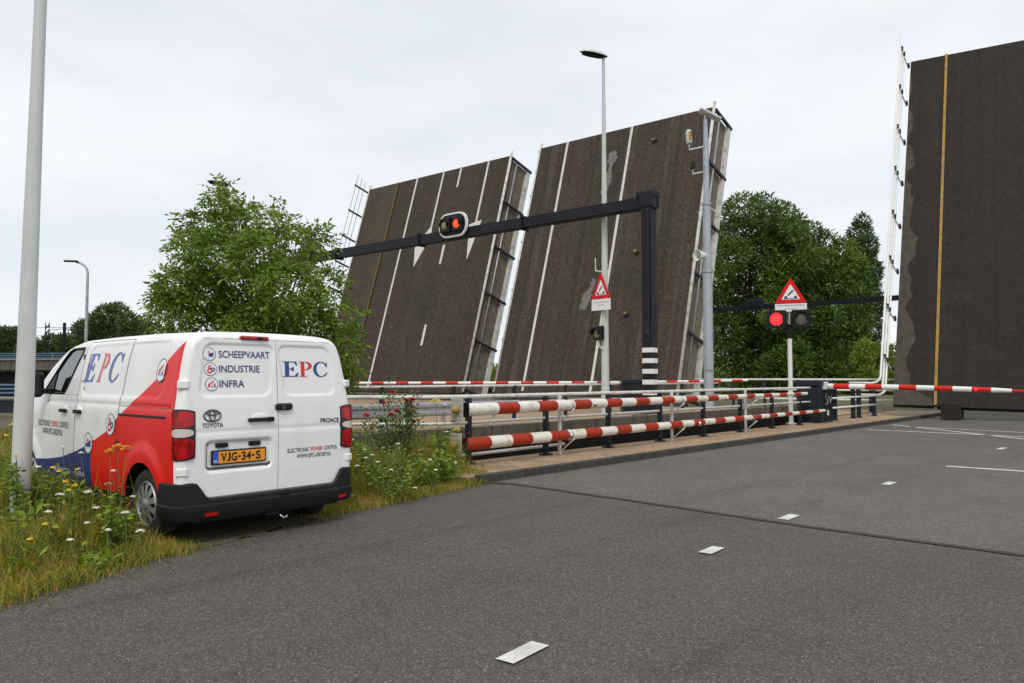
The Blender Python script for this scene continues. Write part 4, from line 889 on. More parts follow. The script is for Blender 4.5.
# wheel housings, underbody, cab interior
for cL in (WR, WF):
    for sd in (-1, 1):
        b = MB(); n = 30
        ring = [(cL + arch * math.cos(R_(-20 + 220 * k / n)), .335 + arch * math.sin(R_(-20 + 220 * k / n))) for k in range(n + 1)]
        vs = [SP(l, max(z, .235), -.004, sd) for l, z in ring] + [Vector((sd * .56, l, max(z, .2))) for l, z in ring]
        b.add(vs, [(i, i + 1, n + 2 + i, n + 1 + i) for i in range(n)] + [tuple(range(n + 1, 2 * n + 2))]); b.build('wheel_housing', M['black'], van)
b = MB(); b.box((0, 2.4, .27), (1.62, 4.3, .14)); b.box((0, .4, .31), (1.55, .7, .22)); b.tube([(-.8, WR, .30), (.8, WR, .30)], .07, 8); b.build('underbody', M['black'], van)  # low rear box added to block light and deepen the shade under the van
b = MB(); b.box((0, 2.52, 1.1), (1.72, .03, 1.35)); b.box((0, 3.9, 1.05), (1.7, .7, .36)); b.box((0, 3.2, .7), (1.7, 1.6, .1))
for sx in (-.45, .45):
    b.box((sx, 2.85, 1.0), (.5, .14, .75), Matrix.Rotation(.15, 3, 'X'), 0, .04); b.box((sx, 2.78, 1.5), (.28, .1, .2), None, 0, .03)
b.build('cab_interior', M['interior'], van)
b = MB(); b.tube([(-.45 + .19 * math.cos(a), 3.42 + .07 * math.sin(a), 1.33 + .17 * math.sin(a)) for a in np.linspace(0, 2 * math.pi, 25)], .016, 6, cap=False); b.build('steering_wheel', M['interior'], van)

def side_patch(name, zs, left, right, off, m, parent, nL=40, sd=-1, flange=.012):
    """panel lying on the van's side: rows of constant height between two edges"""
    b = MB(); k = nL + 1; vs = []
    for z in zs:
        a, c = left(z), right(z)
        for i in range(k): vs.append(SP(a + (c - a) * i / nL, z, off, sd))
    n = len(zs); fs = [(j * k + i, j * k + i + 1, (j + 1) * k + i + 1, (j + 1) * k + i) for j in range(n - 1) for i in range(nL)]
    bd = [i for i in range(k)] + [j * k + nL for j in range(1, n)] + [(n - 1) * k + i for i in range(nL - 1, -1, -1)] + [j * k for j in range(n - 2, 0, -1)]
    base = len(vs)
    for q_ in bd: p = vs[q_]; vs.append(Vector((p.x - sd * flange, p.y, p.z)))
    fs += [(bd[i], bd[(i + 1) % len(bd)], base + (i + 1) % len(bd), base + i) for i in range(len(bd))]
    if sd < 0: fs = [tuple(reversed(f)) for f in fs]
    b.add(vs, fs); return b.build(name, m, parent, smooth=True, ang=40)
zr = lambda a, b_, n=60: list(np.linspace(a, b_, n))
for sd in (-1, 1):
    # sliding door behind, front door ahead; dark gaps around both
    sl_l = lambda z: 1.315 if z < 1.135 else 1.315 - .0 * z
    sl_r = lambda z: 2.45 + .012 * max(0, z - 1.3) * 5
    d = side_patch('sliding_door', zr(.37, 1.908, 90), lambda z: 1.322, sl_r, .006, M['paint'], van, 60, sd)
    side_patch('door_gap', zr(.363, 1.916, 60), lambda z: 1.314, lambda z: sl_r(z) + .008, .0025, M['seal'], d, 24, sd)
    fr_r = lambda z: 3.58 if z > .75 else 3.58 - (.75 - z) * .25
    d2 = side_patch('front_door', zr(.37, 1.325, 50), lambda z: 2.472, fr_r, .006, M['paint'], van, 40, sd)
    side_patch('door_gap', zr(.363, 1.329, 40), lambda z: 2.464, lambda z: fr_r(z) + .008, .0025, M['seal'], d2, 24, sd)
    side_patch('pillar_gap', zr(1.329, 1.90, 24), lambda z: sl_r(z) + .012, lambda z: sl_r(z) + .021, .003, M['seal'], d2, 2, sd)
    side_patch('slide_rail', [1.140, 1.147, 1.156, 1.163], lambda z: .24, lambda z: 1.306, .003, M['black'], van, 40, sd)
    side_patch('panel_gap', [1.235, 1.24], lambda z: .125, lambda z: 1.306, .003, M['seal'], van, 40, sd)
    for (l, dd, nm) in ((2.35, d, 'handle'), (2.78, d2, 'handle')):
        hz = 1.15; b = MB(); c = SP(l, hz, .0, sd)
        b.ball((0, 0, 0), 1, 10); b.v = [(c.x + x * .022 , c.y + y * .095, c.z + z * .05 + .012) for x, y, z in b.v]; hb = b.build('handle_recess', M['van_white'], dd, smooth=True)
        b = MB(); b.bar((c.x + sd * .036, c.y - .075, c.z), (c.x + sd * .036, c.y + .075, c.z), .02, .038); b.box((c.x + sd * .02, c.y + .06, c.z), (.05, .03, .034)); b.box((c.x + sd * .02, c.y - .06, c.z), (.05, .04, .034)); b.build('handle', M['black'], dd)
    # cab side window: glass pane, black frame
    b = MB(); n = len(WIN); cx, cy = sum(p[0] for p in WIN) / n, sum(p[1] for p in WIN) / n
    fine = []
    for i in range(n):
        p, q_ = WIN[i], WIN[(i + 1) % n]
        for k in range(8): fine.append((p[0] + (q_[0] - p[0]) * k / 8, p[1] + (q_[1] - p[1]) * k / 8))
    b.add([SP(l, z, -.006, sd) for l, z in fine] + [SP(cx, cy, -.002, sd)], [(i, (i + 1) % len(fine), len(fine)) for i in range(len(fine))]); gp_ = b.build('side_window', M['glass'], van, smooth=True)
    b = MB(); b.tube([SP(l, z, .0, sd) for l, z in fine] + [SP(*fine[0], .0, sd)], .014, 6, cap=False)
    b.poly([SP(l, z, .004, sd) for l, z in ((3.30, 1.345), (3.55, 1.345), (3.55, 1.38), (3.32, 1.565), (3.28, 1.56))]); b.build('window_frame', M['black'], gp_)
    side_patch('sill_strip', [1.328, 1.335, 1.35], lambda z: 2.9, lambda z: 3.6, .008, M['black'], gp_, 12, sd)
    # mirror
    c = SP(3.36, 1.36, 0, sd); b = MB(); b.box((c.x + sd * .05, c.y, c.z + .0), (.16, .10, .06)); b.build('mirror_arm', M['black'], van)
    mr = MB(); mr.box((0, 0, 0), (.23, .1, .30), None, 0, .035); mr.v = [(c.x + sd * .20 + x, c.y + .0 + y, c.z + .08 + z) for x, y, z in mr.v]; mh = mr.build('mirror', M['black'], van, smooth=True, ang=30)
    b = MB(); b.poly([(c.x + sd * .20 + x, c.y - .053, c.z + .08 + z) for x, z in roundrect(.16, .22, .03)]); b.build('mirror_glass', M['black_gloss'], mh)
    # black rub strip low on the doors, fuel flap
    side_patch('sill_trim', [.26, .30, .36], lambda z: 1.13, lambda z: 3.52, .012, M['bumper'], van, 40, sd)
# windscreen
b = MB(); vs = []; rows = 14; k = 19
for r in range(rows):
    L = 3.12 + (4.22 - 3.12) * r / (rows - 1); T = float(np.interp(L, TL, TT)); hw = .70 + .09 * r / (rows - 1)
    for i in range(k):
        x = -hw + 2 * hw * i / (k - 1); zz, ww = station(L); zx = float(np.interp(abs(x), ww[::-1], zz[::-1])); vs.append((x, L, zx + .006))
b.add(vs, [(r * k + i, r * k + i + 1, (r + 1) * k + i + 1, (r + 1) * k + i) for r in range(rows - 1) for i in range(k - 1)]); b.build('windscreen', M['glass'], van, smooth=True)
for sd in (-1, 1):
    b = MB(); b.ball((0, 0, 0), 1, 12); b.v = [(sd * .66 + x * .2, 4.66 + y * .2, .88 + z * .12) for x, y, z in b.v]; b.build('headlight', M['lens_clear'], van, smooth=True)
b = MB(); b.box((0, 4.84, .45), (1.5, .3, .42), None, 0, .08); b.box((0, 4.9, .78), (.9, .12, .12), None, 0, .03); b.build('front_bumper', M['bumper'], van)

# wheels
for cL in (WR, WF):
    for sd in (-1, 1):
        mxw = Matrix.Translation((sd * .925, cL, .328)) @ Matrix.Rotation(sd * math.pi / 2, 4, 'Y')
        w = bpy.data.objects.new('wheel', None); COL.objects.link(w); w.parent = van; XF[w.name] = XF[van.name]; w.empty_display_size = .2
        b = MB(); b.lathe([(.205, -.2), (.29, -.21), (.325, -.19), (.328, -.1), (.325, -.025), (.312, -.006), (.285, .004), (.24, .0), (.212, -.012), (.205, -.03)], mxw, 40); b.build('tyre', M['rubber'], w, smooth=True, ang=50)
        b = MB(); b.lathe([(.206, -.2), (.206, -.03), (.214, -.008), (.206, .003), (.196, -.004), (.188, -.03)], mxw, 40)
        nsp = 10
        for k in range(nsp):
            a = 2 * math.pi * k / nsp; b.add([mxw @ Vector((r * math.cos(a + da), r * math.sin(a + da), z)) for r, da, z in ((.05, -.5, .0), (.05, .5, .0), (.12, .23, .0), (.195, .17, -.014), (.195, -.17, -.014), (.12, -.23, .0))], [(0, 1, 2, 3, 4, 5)])
        b.lathe([(.055, -.01), (.05, .012), (.035, .02), (.001, .022)], mxw, 18); b.build('rim', M['silver'], w, smooth=True, ang=30)
        b = MB(); b.lathe([(.20, -.05), (.001, -.05)], mxw, 24); b.build('brake_disc', M['black'], w)

# rear end surface: y as a function of (x, z)
def remb(x, z):
    e = .014 * (1 - sstep(-.022, .004, rbox(x - (z - 1.6) * .13, z, -.725, .005, 1.335, 1.845, .09)))
    e += .014 * (1 - sstep(-.022, .004, rbox(x + (z - 1.6) * .13, z, .085, .705, 1.335, 1.845, .09)))
    e += .030 * (1 - sstep(-.035, .004, rbox(x, z, -.70, -.015, .645, .945, .06)))
    e += .005 * np.exp(-((z - 1.02) / .02) ** 2)
    return float(e)
def RP(x, z, off=0): return Vector((x, RY(x, z) + remb(x, z) - .014 - off, z))
SEAM = .045
def rear_panel(name, zs, lf, rt, off, m, parent, nx=70, fl=.03):
    b = MB(); vs = []; k = nx + 1; n = len(zs)
    for z in zs:
        a, c = lf(z), rt(z); vs += [RP(a + (c - a) * i / nx, z, off) for i in range(k)]
    fs = [(j * k + i, j * k + i + 1, (j + 1) * k + i + 1, (j + 1) * k + i) for j in range(n - 1) for i in range(nx)]
    bd = list(range(k)) + [j * k + nx for j in range(1, n)] + [(n - 1) * k + i for i in range(nx - 1, -1, -1)] + [j * k for j in range(n - 2, 0, -1)]
    base = len(vs); vs += [vs[q_] + Vector((0, fl, 0)) for q_ in bd]
    fs += [(bd[(i + 1) % len(bd)], bd[i], base + i, base + (i + 1) % len(bd)) for i in range(len(bd))]
    b.add(vs, fs); return b.build(name, m, parent, smooth=True, ang=40)
dr = lambda z: -dl(z)
left_door = rear_panel('rear_door', zr(.43, 1.885, 130), dl, lambda z: SEAM - .004, 0, M['van_white'], van, 76)
right_door = rear_panel('rear_door', zr(.43, 1.885, 130), lambda z: SEAM + .004, dr, 0, M['van_white'], van, 70)
left_door['label'] = 'rear door with lettering list and number plate'; right_door['label'] = 'rear door with large red and blue letters'
rear_panel('door_gap', zr(.425, 1.89, 20), lambda z: dl(z) - .007, lambda z: dr(z) + .007, -.010, M['seal'], van, 30, .01)
def rdecal(name, P2, F, mats, parent, x0, z0, off=.004, mi=None):
    b = MB(); b.add([RP(x0 + x, z0 + y, off) for x, y in P2], F)
    if mi: b.m = mi
    return b.build(name, mats, parent)
def fit_text(s, w, h, bold=0, align='LEFT'):
    Pt, F = text2d(s, 1, bold); xs = [p[0] for p in Pt]; ys = [p[1] for p in Pt]; x0, x1, y0, y1 = min(xs), max(xs), min(ys), max(ys)
    return [((x - x0) / (x1 - x0) * w, (y - y0) / (y1 - y0) * h) for x, y in Pt], F
for s, xa, xb, z in (('SCHEEPVAART', -.55, -.022, 1.705), ('INDUSTRIE', -.55, -.135, 1.568), ('INFRA', -.55, -.30, 1.428)):
    Pt, F = fit_text(s, xb - xa, .068, .014); rdecal('lettering', Pt, F, M['navy'], left_door, xa, z)
# serif capitals
def serif(ch):
    Pt = []; F = []
    def add(p, f=None): b = len(Pt); Pt.extend(p); F.extend([tuple(i + b for i in q_) for q_ in (f or [tuple(range(len(p)))])])
    R4 = lambda x0, y0, x1, y1: add([(x0, y0), (x1, y0), (x1, y1), (x0, y1)])
    if ch in 'EP': R4(.12, 0, .34, 1); R4(0, 0, .12, .045); R4(0, .955, .12, 1)
    if ch == 'E':
        R4(.34, 0, .78, .055); R4(.34, .945, .75, 1); R4(.34, .475, .56, .53); add([(.78, .0), (.86, .30), (.82, .30), (.62, .055)]); add([(.75, 1), (.80, .73), (.76, .73), (.60, .945)]); add([(.56, .36), (.60, .36), (.60, .65), (.56, .65), (.44, .53), (.44, .475)])
    if ch == 'P':
        R4(.34, 0, .46, .045); n = 14
        o = [(.40 + .42 * math.cos(R_(90 - 180 * i / n)), .725 + .275 * math.sin(R_(90 - 180 * i / n))) for i in range(n + 1)]; q_ = [(.36 + .245 * math.cos(R_(90 - 180 * i / n)), .725 + .225 * math.sin(R_(90 - 180 * i / n))) for i in range(n + 1)]
        o[0] = (.34, 1); o[-1] = (.34, .45); q_[0] = (.34, .95); q_[-1] = (.34, .50)
        add(o + q_, [(i, n + 1 + i, n + 2 + i, i + 1) for i in range(n)])
    if ch == 'C':
        n = 26; o = []; q_ = []
        for i in range(n + 1):
            a = R_(48 + 262 * i / n); o.append((.47 + .47 * math.cos(a), .5 + .515 * math.sin(a))); q_.append((.50 + .30 * math.cos(a), .5 + .455 * math.sin(a)))
        add(o + q_, [(i, i + 1, n + 2 + i, n + 1 + i) for i in range(n)])
        add([(.78, .88), (.84, 1.0), (.86, 1.0), (.87, .66), (.83, .66), (.70, .84)]); add([(.66, .12), (.76, .09), (.90, .27), (.86, .30)])
    return Pt, F
for ch, xa, xb, mm in (('E', .118, .30, 'blue'), ('P', .305, .46, 'red'), ('C', .475, .655, 'blue')):
    Pt, F = serif(ch); mxx = max(p[0] for p in Pt); rdecal('logo_letter', [(x / mxx * (xb - xa), y * .155) for x, y in Pt], F, M[mm], right_door, xa, 1.528)
for s, xa, xb, z, mm in (('ELECTRONIC', .145, .40, .772, 'text_grey'), ('POWER', .415, .555, .774, 'red'), ('CONTROL', .57, .745, .775, 'text_grey'), ('WWW.EPC-GROEP.NL', .25, .665, .712, 'text_grey')):
    Pt, F = fit_text(s, xb - xa, .042, .012); rdecal('lettering', Pt, F, M[mm], right_door, xa, z)
Pt, F = fit_text('PROACE', .235, .046, .03); rdecal('model_badge', Pt, F, M['badge'], right_door, .53, 1.055, .006)
Pt, F = fit_text('TOYOTA', .20, .042, .025); rdecal('badge_lettering', Pt, F, M['badge'], left_door, -.728, 1.062, .006)
b = MB()
for cx, cy, rx, ry in ((0, 0, .08, .052), (0, .002, .026, .049), (0, .026, .053, .022)):
    b.tube([RP(-.632 + cx + rx * math.cos(a), 1.17 + cy + ry * math.sin(a), .008) for a in np.linspace(0, 2 * math.pi, 29)], .0065, 6, cap=False)
b.build('emblem', M['badge'], left_door, smooth=True)
# round pictogram icons: ship, cog, lifted bridge
def icon(kind, r):
    sets = []
    sets.append((disc2d(0, 0, r), 0)); sets.append((ring2d(0, 0, r * .9, r), 1))
    if kind == 'ship':
        sets.append((([(-.66 * r, -.36 * r), (.56 * r, -.36 * r), (.68 * r, .30 * r), (.2 * r, .16 * r), (-.62 * r, -.08 * r)], [(0, 1, 2, 3, 4)]), 2))
        sets.append((([(-.36 * r, .02), (.16 * r, .14 * r), (.12 * r, .36 * r), (-.08 * r, .46 * r), (-.32 * r, .28 * r)], [(0, 1, 2, 3, 4)]), 4))
    if kind == 'cog':
        sets += [(ring2d(-.12 * r, -.25 * r, .20 * r, .40 * r), 3), (ring2d(.38 * r, -.05 * r, .16 * r, .30 * r), 2), (ring2d(-.14 * r, .36 * r, .12 * r, .24 * r), 4)]
    if kind == 'bridge':
        sets += [(([(-.62 * r, -.42 * r), (-.34 * r, -.42 * r), (-.2 * r, .2 * r), (-.5 * r, .06 * r)], [(0, 1, 2, 3)]), 3), (([(.62 * r, -.42 * r), (.36 * r, -.42 * r), (.3 * r, .1 * r), (.48 * r, .16 * r)], [(0, 1, 2, 3)]), 3),
                 (([(-.44 * r, .04 * r), (-.3 * r, -.02 * r), (.34 * r, .44 * r), (.26 * r, .56 * r)], [(0, 1, 2, 3)]), 3), (rect2d(-.2 * r, -.42 * r, .22 * r, -.1 * r), 5)]
    return sets
IM = None
def put_icon(kind, r, fn, parent, sy=1):
    mats = [M['decal_white'], M['ring'], M['blue'], M['red'], M['red_soft'], M['pale_icon']]; b = MB(); lay = 0
    for (Pt, F), mi in icon(kind, r): b.add([fn(x, y * sy, .003 + .0012 * lay) for x, y in Pt], F, mi); lay += 1
    return b.build('round_icon', mats, parent)
M['pale_icon'] = mat('decal_pale', (.5, .56, .66), .4)
for kd, x, z in (('ship', -.640, 1.736), ('cog', -.632, 1.598), ('bridge', -.624, 1.458)):
    put_icon(kd, .063, lambda u, v, o, x=x, z=z: RP(x + u, z + v, o), left_door)
# plate, handle, latch, lamps above the plate, brake light, hinges
b = MB(); b.box((0, 0, 0), (.555, .02, .135), None, 0, .006); c = RP(-.362, .782, .012); c.y = RY(-.36, .78) - .005; tl_ = Matrix.Rotation(0, 3, 'X')
b.v = [(c.x + x, c.y + y, c.z + z) for x, y, z in b.v]; pf = b.build('number_plate', M['black'], left_door)
b = MB(); Pt = roundrect(.525, .108, .012); b.poly([(c.x + x, c.y - .0115, c.z + y) for x, y in Pt]); b.build('plate_face', M['plate'], pf)
b = MB(); b.poly([(c.x + x, c.y - .0135, c.z + y) for x, y in ((-.262, -.053), (-.212, -.053), (-.212, .053), (-.262, .053))]); b.build('country_band', M['plate_blue'], pf)
def plate_text(s, x, w, z, h, m, bold, o=-.0135):
    Pt, F = fit_text(s, w, h, bold); b = MB(); b.add([(c.x + x + u, c.y + o, c.z + z + v) for u, v in Pt], F); b.build('plate_lettering', m, pf)
for s, x, w in (('V', -.188, .058), ('J', -.128, .034), ('G', -.086, .058), ('3', .018, .042), ('4', .067, .048), ('S', .165, .048)): plate_text(s, x, w, -.041, .082, M['black'], .028)
for x in (-.018, .122): b = MB(); b.poly([(c.x + x + u, c.y - .0135, c.z + v) for u, v in ((0, -.008), (.026, -.008), (.026, .008), (0, .008))]); b.build('plate_lettering', M['black'], pf)
plate_text('NL', -.255, .034, -.042, .022, M['sign_white'], .02, -.015)
for x in (-.53, -.20): b = MB(); b.box((x, RY(x, .9) + .008, .893), (.12, .045, .042), None, 0, .01); b.build('plate_lamp', M['black'], left_door)
b = MB(); h0 = RP(-.15, 1.112, 0); b.box(h0 + Vector((.0, -.018, .004)), (.27, .036, .036), None, 0, .01); b.box(h0 + Vector((.1, -.022, .004)), (.07, .04, .045), None, 0, .01); b.build('handle', M['black'], left_door)
b = MB(); b.ball((0, 0, 0), 1, 12); b.v = [(h0.x + .0 + x * .1, h0.y + .006 + y * .012, h0.z + .022 + z * .045) for x, y, z in b.v]; b.build('handle_recess', M['van_white'], left_door, smooth=True)
b = MB(); h1 = RP(.10, 1.232, 0); b.box(h1 + Vector((0, -.02, 0)), (.185, .05, .068), None, 0, .018); b.v = b.v; b.build('lock_case', M['bumper'], right_door, smooth=True, ang=30)
b = MB(); b.box(h1 + Vector((-.02, -.047, 0)), (.035, .006, .05)); b.build('lock_ring', M['badge'], right_door)
c2 = RP(-.185, 1.90, .0); b = MB(); b.box(c2 + Vector((0, .0, .0)), (.30, .05, .04), None, 0, .012); b.build('brake_light', M['lens_red'], van)
b = MB(); b.box(c2 + Vector((.05, -.018, .0)), (.06, .04, .03), None, 0, .01); b.build('reversing_camera', M['black'], van)
for sd in (-1, 1):
    for z in (1.455, .672):
        b = MB(); x = sd * (.885 if z > 1 else .90); b.box((x, RY(x, z) + .0, z), (.10, .05, .08), Matrix.Rotation(sd * .42, 3, 'Z'), 0, .012); b.build('hinge', M['van_white'], van)
# tail lights wrap round the corner
for sd in (-1, 1):
    path = [(.795, .004), (.85, .004), (.90, .010), (.930, .024), (.948, .044), (.957, .066), (.961, .085)]
    def lamp(name, z0, z1, off, m, parent, p=path, n=7):
        b = MB(); k = len(p); vs = []
        for a in range(n):
            zb = z0 + (z1 - z0) * a / (n - 1)
            for i, (x, y) in enumerate(p):
                z = (z0 + z1) / 2 + (zb - (z0 + z1) / 2) * (1 - (.022 if i in (0, k - 1) else .006 if i in (1, k - 2) else 0) / ((z1 - z0) / 2))
                nx, ny = (0, -1) if i == 0 else (1, 0) if i == k - 1 else Vector((p[i + 1][1] - p[i - 1][1], -(p[i + 1][0] - p[i - 1][0]))).normalized()
                vs.append((sd * (x + nx * off), y + ny * off + float(lean(z)) - .01, z))
        fs = [(a * k + i, a * k + i + 1, (a + 1) * k + i + 1, (a + 1) * k + i) for a in range(n - 1) for i in range(k - 1)]
        bd = list(range(k)) + [a * k + k - 1 for a in range(1, n)] + [(n - 1) * k + i for i in range(k - 2, -1, -1)] + [a * k for a in range(n - 2, 0, -1)]; base = len(vs)
        vs += [(sd * (abs(vs[q_][0]) - off * .6 - .01), vs[q_][1] + off * .6 + .01, vs[q_][2]) for q_ in bd]
        fs += [(bd[(i + 1) % len(bd)], bd[i], base + i, base + (i + 1) % len(bd)) for i in range(len(bd))]
        if sd < 0: fs = [tuple(reversed(f)) for f in fs]
        b.add(vs, fs); return b.build(name, m, parent, smooth=True, ang=40)
    tlp = lamp('tail_light', .775, 1.235, .006, M['black_gloss'], van)
    pin = [(.815, .004), (.85, .004), (.90, .010), (.930, .024), (.948, .044), (.956, .062), (.9585, .075)]
    lamp('red_lens', 1.07, 1.22, .016, M['lens_red'], tlp, pin); lamp('clear_lens', .985, 1.06, .014, M['lens_clear'], tlp, pin); lamp('red_lens', .79, .975, .016, M['lens_red'], tlp, pin)
# bumper wraps from wheel arch to wheel arch
bp = []
for sd in (-1,): pass
half = [(.0, -.06), (.3, -.058), (.6, -.05), (.66, -.046), (.70, -.042), (.74, -.037), (.78, -.03), (.82, -.02), (.86, -.010), (.90, .004), (.94, .034), (.966, .08), (.978, .14), (.978, .24), (.972, .34)]
path = [(-x, y) for x, y in half[::-1]] + half[1:]
prof = [(-.02, .235), (-.005, .255), (.0, .33), (.0, .40), (-.004, .0), (-.035, .0)]
b = MB(); vs = []
for i, (x, y) in enumerate(path):
    p0_, p1_ = path[max(i - 1, 0)], path[min(i + 1, len(path) - 1)]; t2 = Vector((p1_[0] - p0_[0], p1_[1] - p0_[1])).normalized(); nn = Vector((t2.y, -t2.x))
    ax = abs(x); top = .42 + .150 * float(sstep(.66, .80, ax)); drop = .0 if y < .2 else 0
    for (o, z) in ((-.06, .225), (-.015, .235), (.0, .27), (.012, .33), (.012, .365), (0, .375), (0, top - .012), (-.012, top), (-.03, top + .004)):
        vs.append((x + nn.x * o, y + nn.y * o, z))
k = 9; b.add(vs, [(i * k + j, (i + 1) * k + j, (i + 1) * k + j + 1, i * k + j + 1) for i in range(len(path) - 1) for j in range(k - 1)] + [tuple(range(k)), tuple(range((len(path) - 1) * k + k - 1, (len(path) - 1) * k - 1, -1))])
bumper = b.build('rear_bumper', M['bumper'], van, smooth=True, ang=35)
for x in (-.66, .78):
    b = MB(); b.box((x, -.055 if abs(x) < .7 else -.033, .285), (.12, .016, .03), Matrix.Rotation(-.0 if x < 0 else .35, 3, 'Z')); b.build('reflector', M['lens_red'], bumper)
b = MB(); b.box((.09, -.058, .40), (.10, .03, .05), None, 0, .01); b.build('tow_cover', M['bumper'], bumper)
b = MB(); b.tube([(.06, .2, .22), (.07, .0, .18), (.09, -.03, .15), (.12, -.03, .15), (.13, -.03, .175)], .012, 6); b.build('tow_hook', M['chrome'], van, smooth=True)
b = MB(); b.box((.0, .15, .2), (.16, .3, .06), None, 0, .02); b.build('tow_bracket', M['black'], van)

# side lettering and icons
def sdecal(name, Pt, F, m, l0, z0, wl, hz, sl=0, off=.012, parent=van):
    """text runs towards the rear, so larger x means smaller length"""
    b = MB(); b.add([SP(l0 - x * wl - y * sl, z0 + y * hz, off) for x, y in Pt], F); return b.build(name, m, parent)
for ch, la, lb, mm in (('E', 2.32, 1.98, 'blue_soft'), ('P', 1.955, 1.70, 'red_soft'), ('C', 1.685, 1.345, 'blue_soft')):
    Pt, F = serif(ch); mxx = max(p[0] for p in Pt); sdecal('logo_letter', [(x / mxx, y) for x, y in Pt], F, M[mm], la + .09, 1.475, la - lb - .07, .305, .10 if False else .07)
for s, la, lb, z, mm in (('ELECTRONIC', 3.62, 3.20, .955, 'text_grey'), ('POWER', 3.16, 2.96, .955, 'red'), ('CONTROL', 2.92, 2.62, .955, 'text_grey'), ('WWW.EPC-GROEP.NL', 3.46, 2.80, .865, 'text_grey')):
    Pt, F = fit_text(s, 1, 1, .012); sdecal('lettering', Pt, F, M[mm], la, z, la - lb, .07)
for s_, la, w_, z_, h_ in (('INDUSTRIE', 3.05, .50, .455, .055), ('\u2022', 2.51, .03, .472, .022), ('INFRA', 2.44, .29, .455, .055)): Pt, F = fit_text(s_, 1, 1, .006); sdecal('lettering', Pt, F, M['sign_white'], la, z_, w_, h_)
for kd, l, z in (('bridge', .505, 1.59), ('cog', 1.465, 1.047), ('ship', 2.03, .828)):
    put_icon(kd, .113, lambda u, v, o, l=l, z=z: SP(l - u, z + v, o + .008), van)
b = MB(); b.box(SP(1.30, .868, .0), (.03, .075, .05), None, 0, .01); b.build('fuel_cap_catch', M['black'], van)

# ------------------------------------------------------------------ vegetation
def rand_dirs(n):
    v = rng.normal(size=(n, 3)); return v / np.linalg.norm(v, axis=1)[:, None]
def leaf_faces(C, D, Sd, L, Wd):
    """rhombus leaves: centre base C, length direction D, side direction Sd"""
    n = len(C); V = np.empty((n, 4, 3)); L = np.broadcast_to(L, n)[:, None]; Wd = np.broadcast_to(Wd, n)[:, None]
    V[:, 0] = C; V[:, 1] = C + D * L * .5 + Sd * Wd * .5; V[:, 2] = C + D * L; V[:, 3] = C + D * L * .5 - Sd * Wd * .5
    return V.reshape(-1, 3), np.arange(4 * n).reshape(n, 4)
def clump_points(clumps, n, shell=.55, flat=1):
    w = np.array([c[3] ** 2.3 for c in clumps]); ch = rng.choice(len(clumps), n, p=w / w.sum()); c = np.array([c[:3] for c in clumps])[ch]; r = np.array([c_[3] for c_ in clumps])[ch]
    d = rand_dirs(n); rad = rng.uniform(shell ** 3, 1.12, n) ** (1 / 3); p = c + d * (r * rad)[:, None] * np.array([1, 1, flat]); return p, d
def perp(D):
    a = rand_dirs(len(D)); s = np.cross(D, a); return s / np.linalg.norm(s, axis=1)[:, None]
def branches(b, base, clumps, r0, fork=.4, lim=40):
    base = Vector(base)
    for (x, y, z, r) in clumps[:lim]:
        e = Vector((x, y, z)); m = base.lerp(e, .45) + Vector((random.uniform(-.2, .2), random.uniform(-.2, .2), .12 * (e - base).length)); st = base + Vector((0, 0, fork * max(e.z - base.z, .3) * random.uniform(.3, .8)))
        b.tube([st, m, e], [r0 * .45, r0 * .25, .008], 5)
def unproj(px, py, Y):
    tlt = R_(2.72); a, b_ = (px - 512) / 760, (341.5 - py) / 760; d = Vector((a, math.cos(tlt) - b_ * math.sin(tlt), math.sin(tlt) + b_ * math.cos(tlt))); return Vector((0, 0, 1.519)) + d * (Y / d.y)

# ash tree behind the van: sprigs of drooping leaflets
ash = [(222,205,15),(198,226,19),(243,226,21),(272,224,17),(186,246,14),(216,255,25),(255,257,26),(296,246,20),(318,238,13),(176,286,20),(163,292,11),(206,296,26),(246,298,30),(290,288,27),(328,282,16),(168,318,16),(210,330,26),(258,330,30),(308,322,27),(342,316,15),(346,342,16),(330,366,20),(300,362,22),(250,370,28),(200,368,24),(345,372,14),(225,188,8),(218,196,8),(280,208,6),(316,226,6),(243,206,9)]
cl = []
for (x, y, r) in ash:
    Y = 17 + random.uniform(-1.2, 1.2) - (.8 if r > 24 else 0); p = unproj(x, y, Y); cl.append((p.x, p.y, p.z, .86 * r * Y / 760))
ab = Vector((-5.6, 17.2, 0))
t = thing('ash_tree', 'light green leafy ash tree standing close behind the van', 'tree', ab)
b = MB(); b.tube([ab, ab + Vector((.05, 0, .8)), ab + Vector((.0, .1, 2.2)), ab + Vector((-.2, .1, 3.6)), Vector(cl[0][:3])], [.12, .10, .075, .05, .01], 8)
b.tube([ab + Vector((.5, .2, 0)), ab + Vector((.8, .2, 1.6)), ab + Vector((1.1, .1, 3.2))], [.08, .06, .02], 7)
for c in cl:
    e = Vector(c[:3]); st = ab + Vector((.2 * (e.x - ab.x), 0, min(max(e.z * .45, .5), 3))); m = st.lerp(e, .55) + Vector((0, 0, .18)); b.tube([st, m, e], [.035, .02, .006], 5)
    for k in range(3): f = e + Vector(rand_dirs(1)[0]) * c[3] * .85; b.tube([m.lerp(e, .5), f], [.01, .004], 4)
b.build('trunk', M['trunk'], t, True)
ns = 4300; p, d = clump_points(cl, ns, .35)
D = d * .8 + rng.normal(size=(ns, 3)) * .45; D[:, 2] -= .15; D /= np.linalg.norm(D, axis=1)[:, None]; Sd = perp(D); Sd[:, 2] *= .4; Sd /= np.linalg.norm(Sd, axis=1)[:, None]
allV = []; 
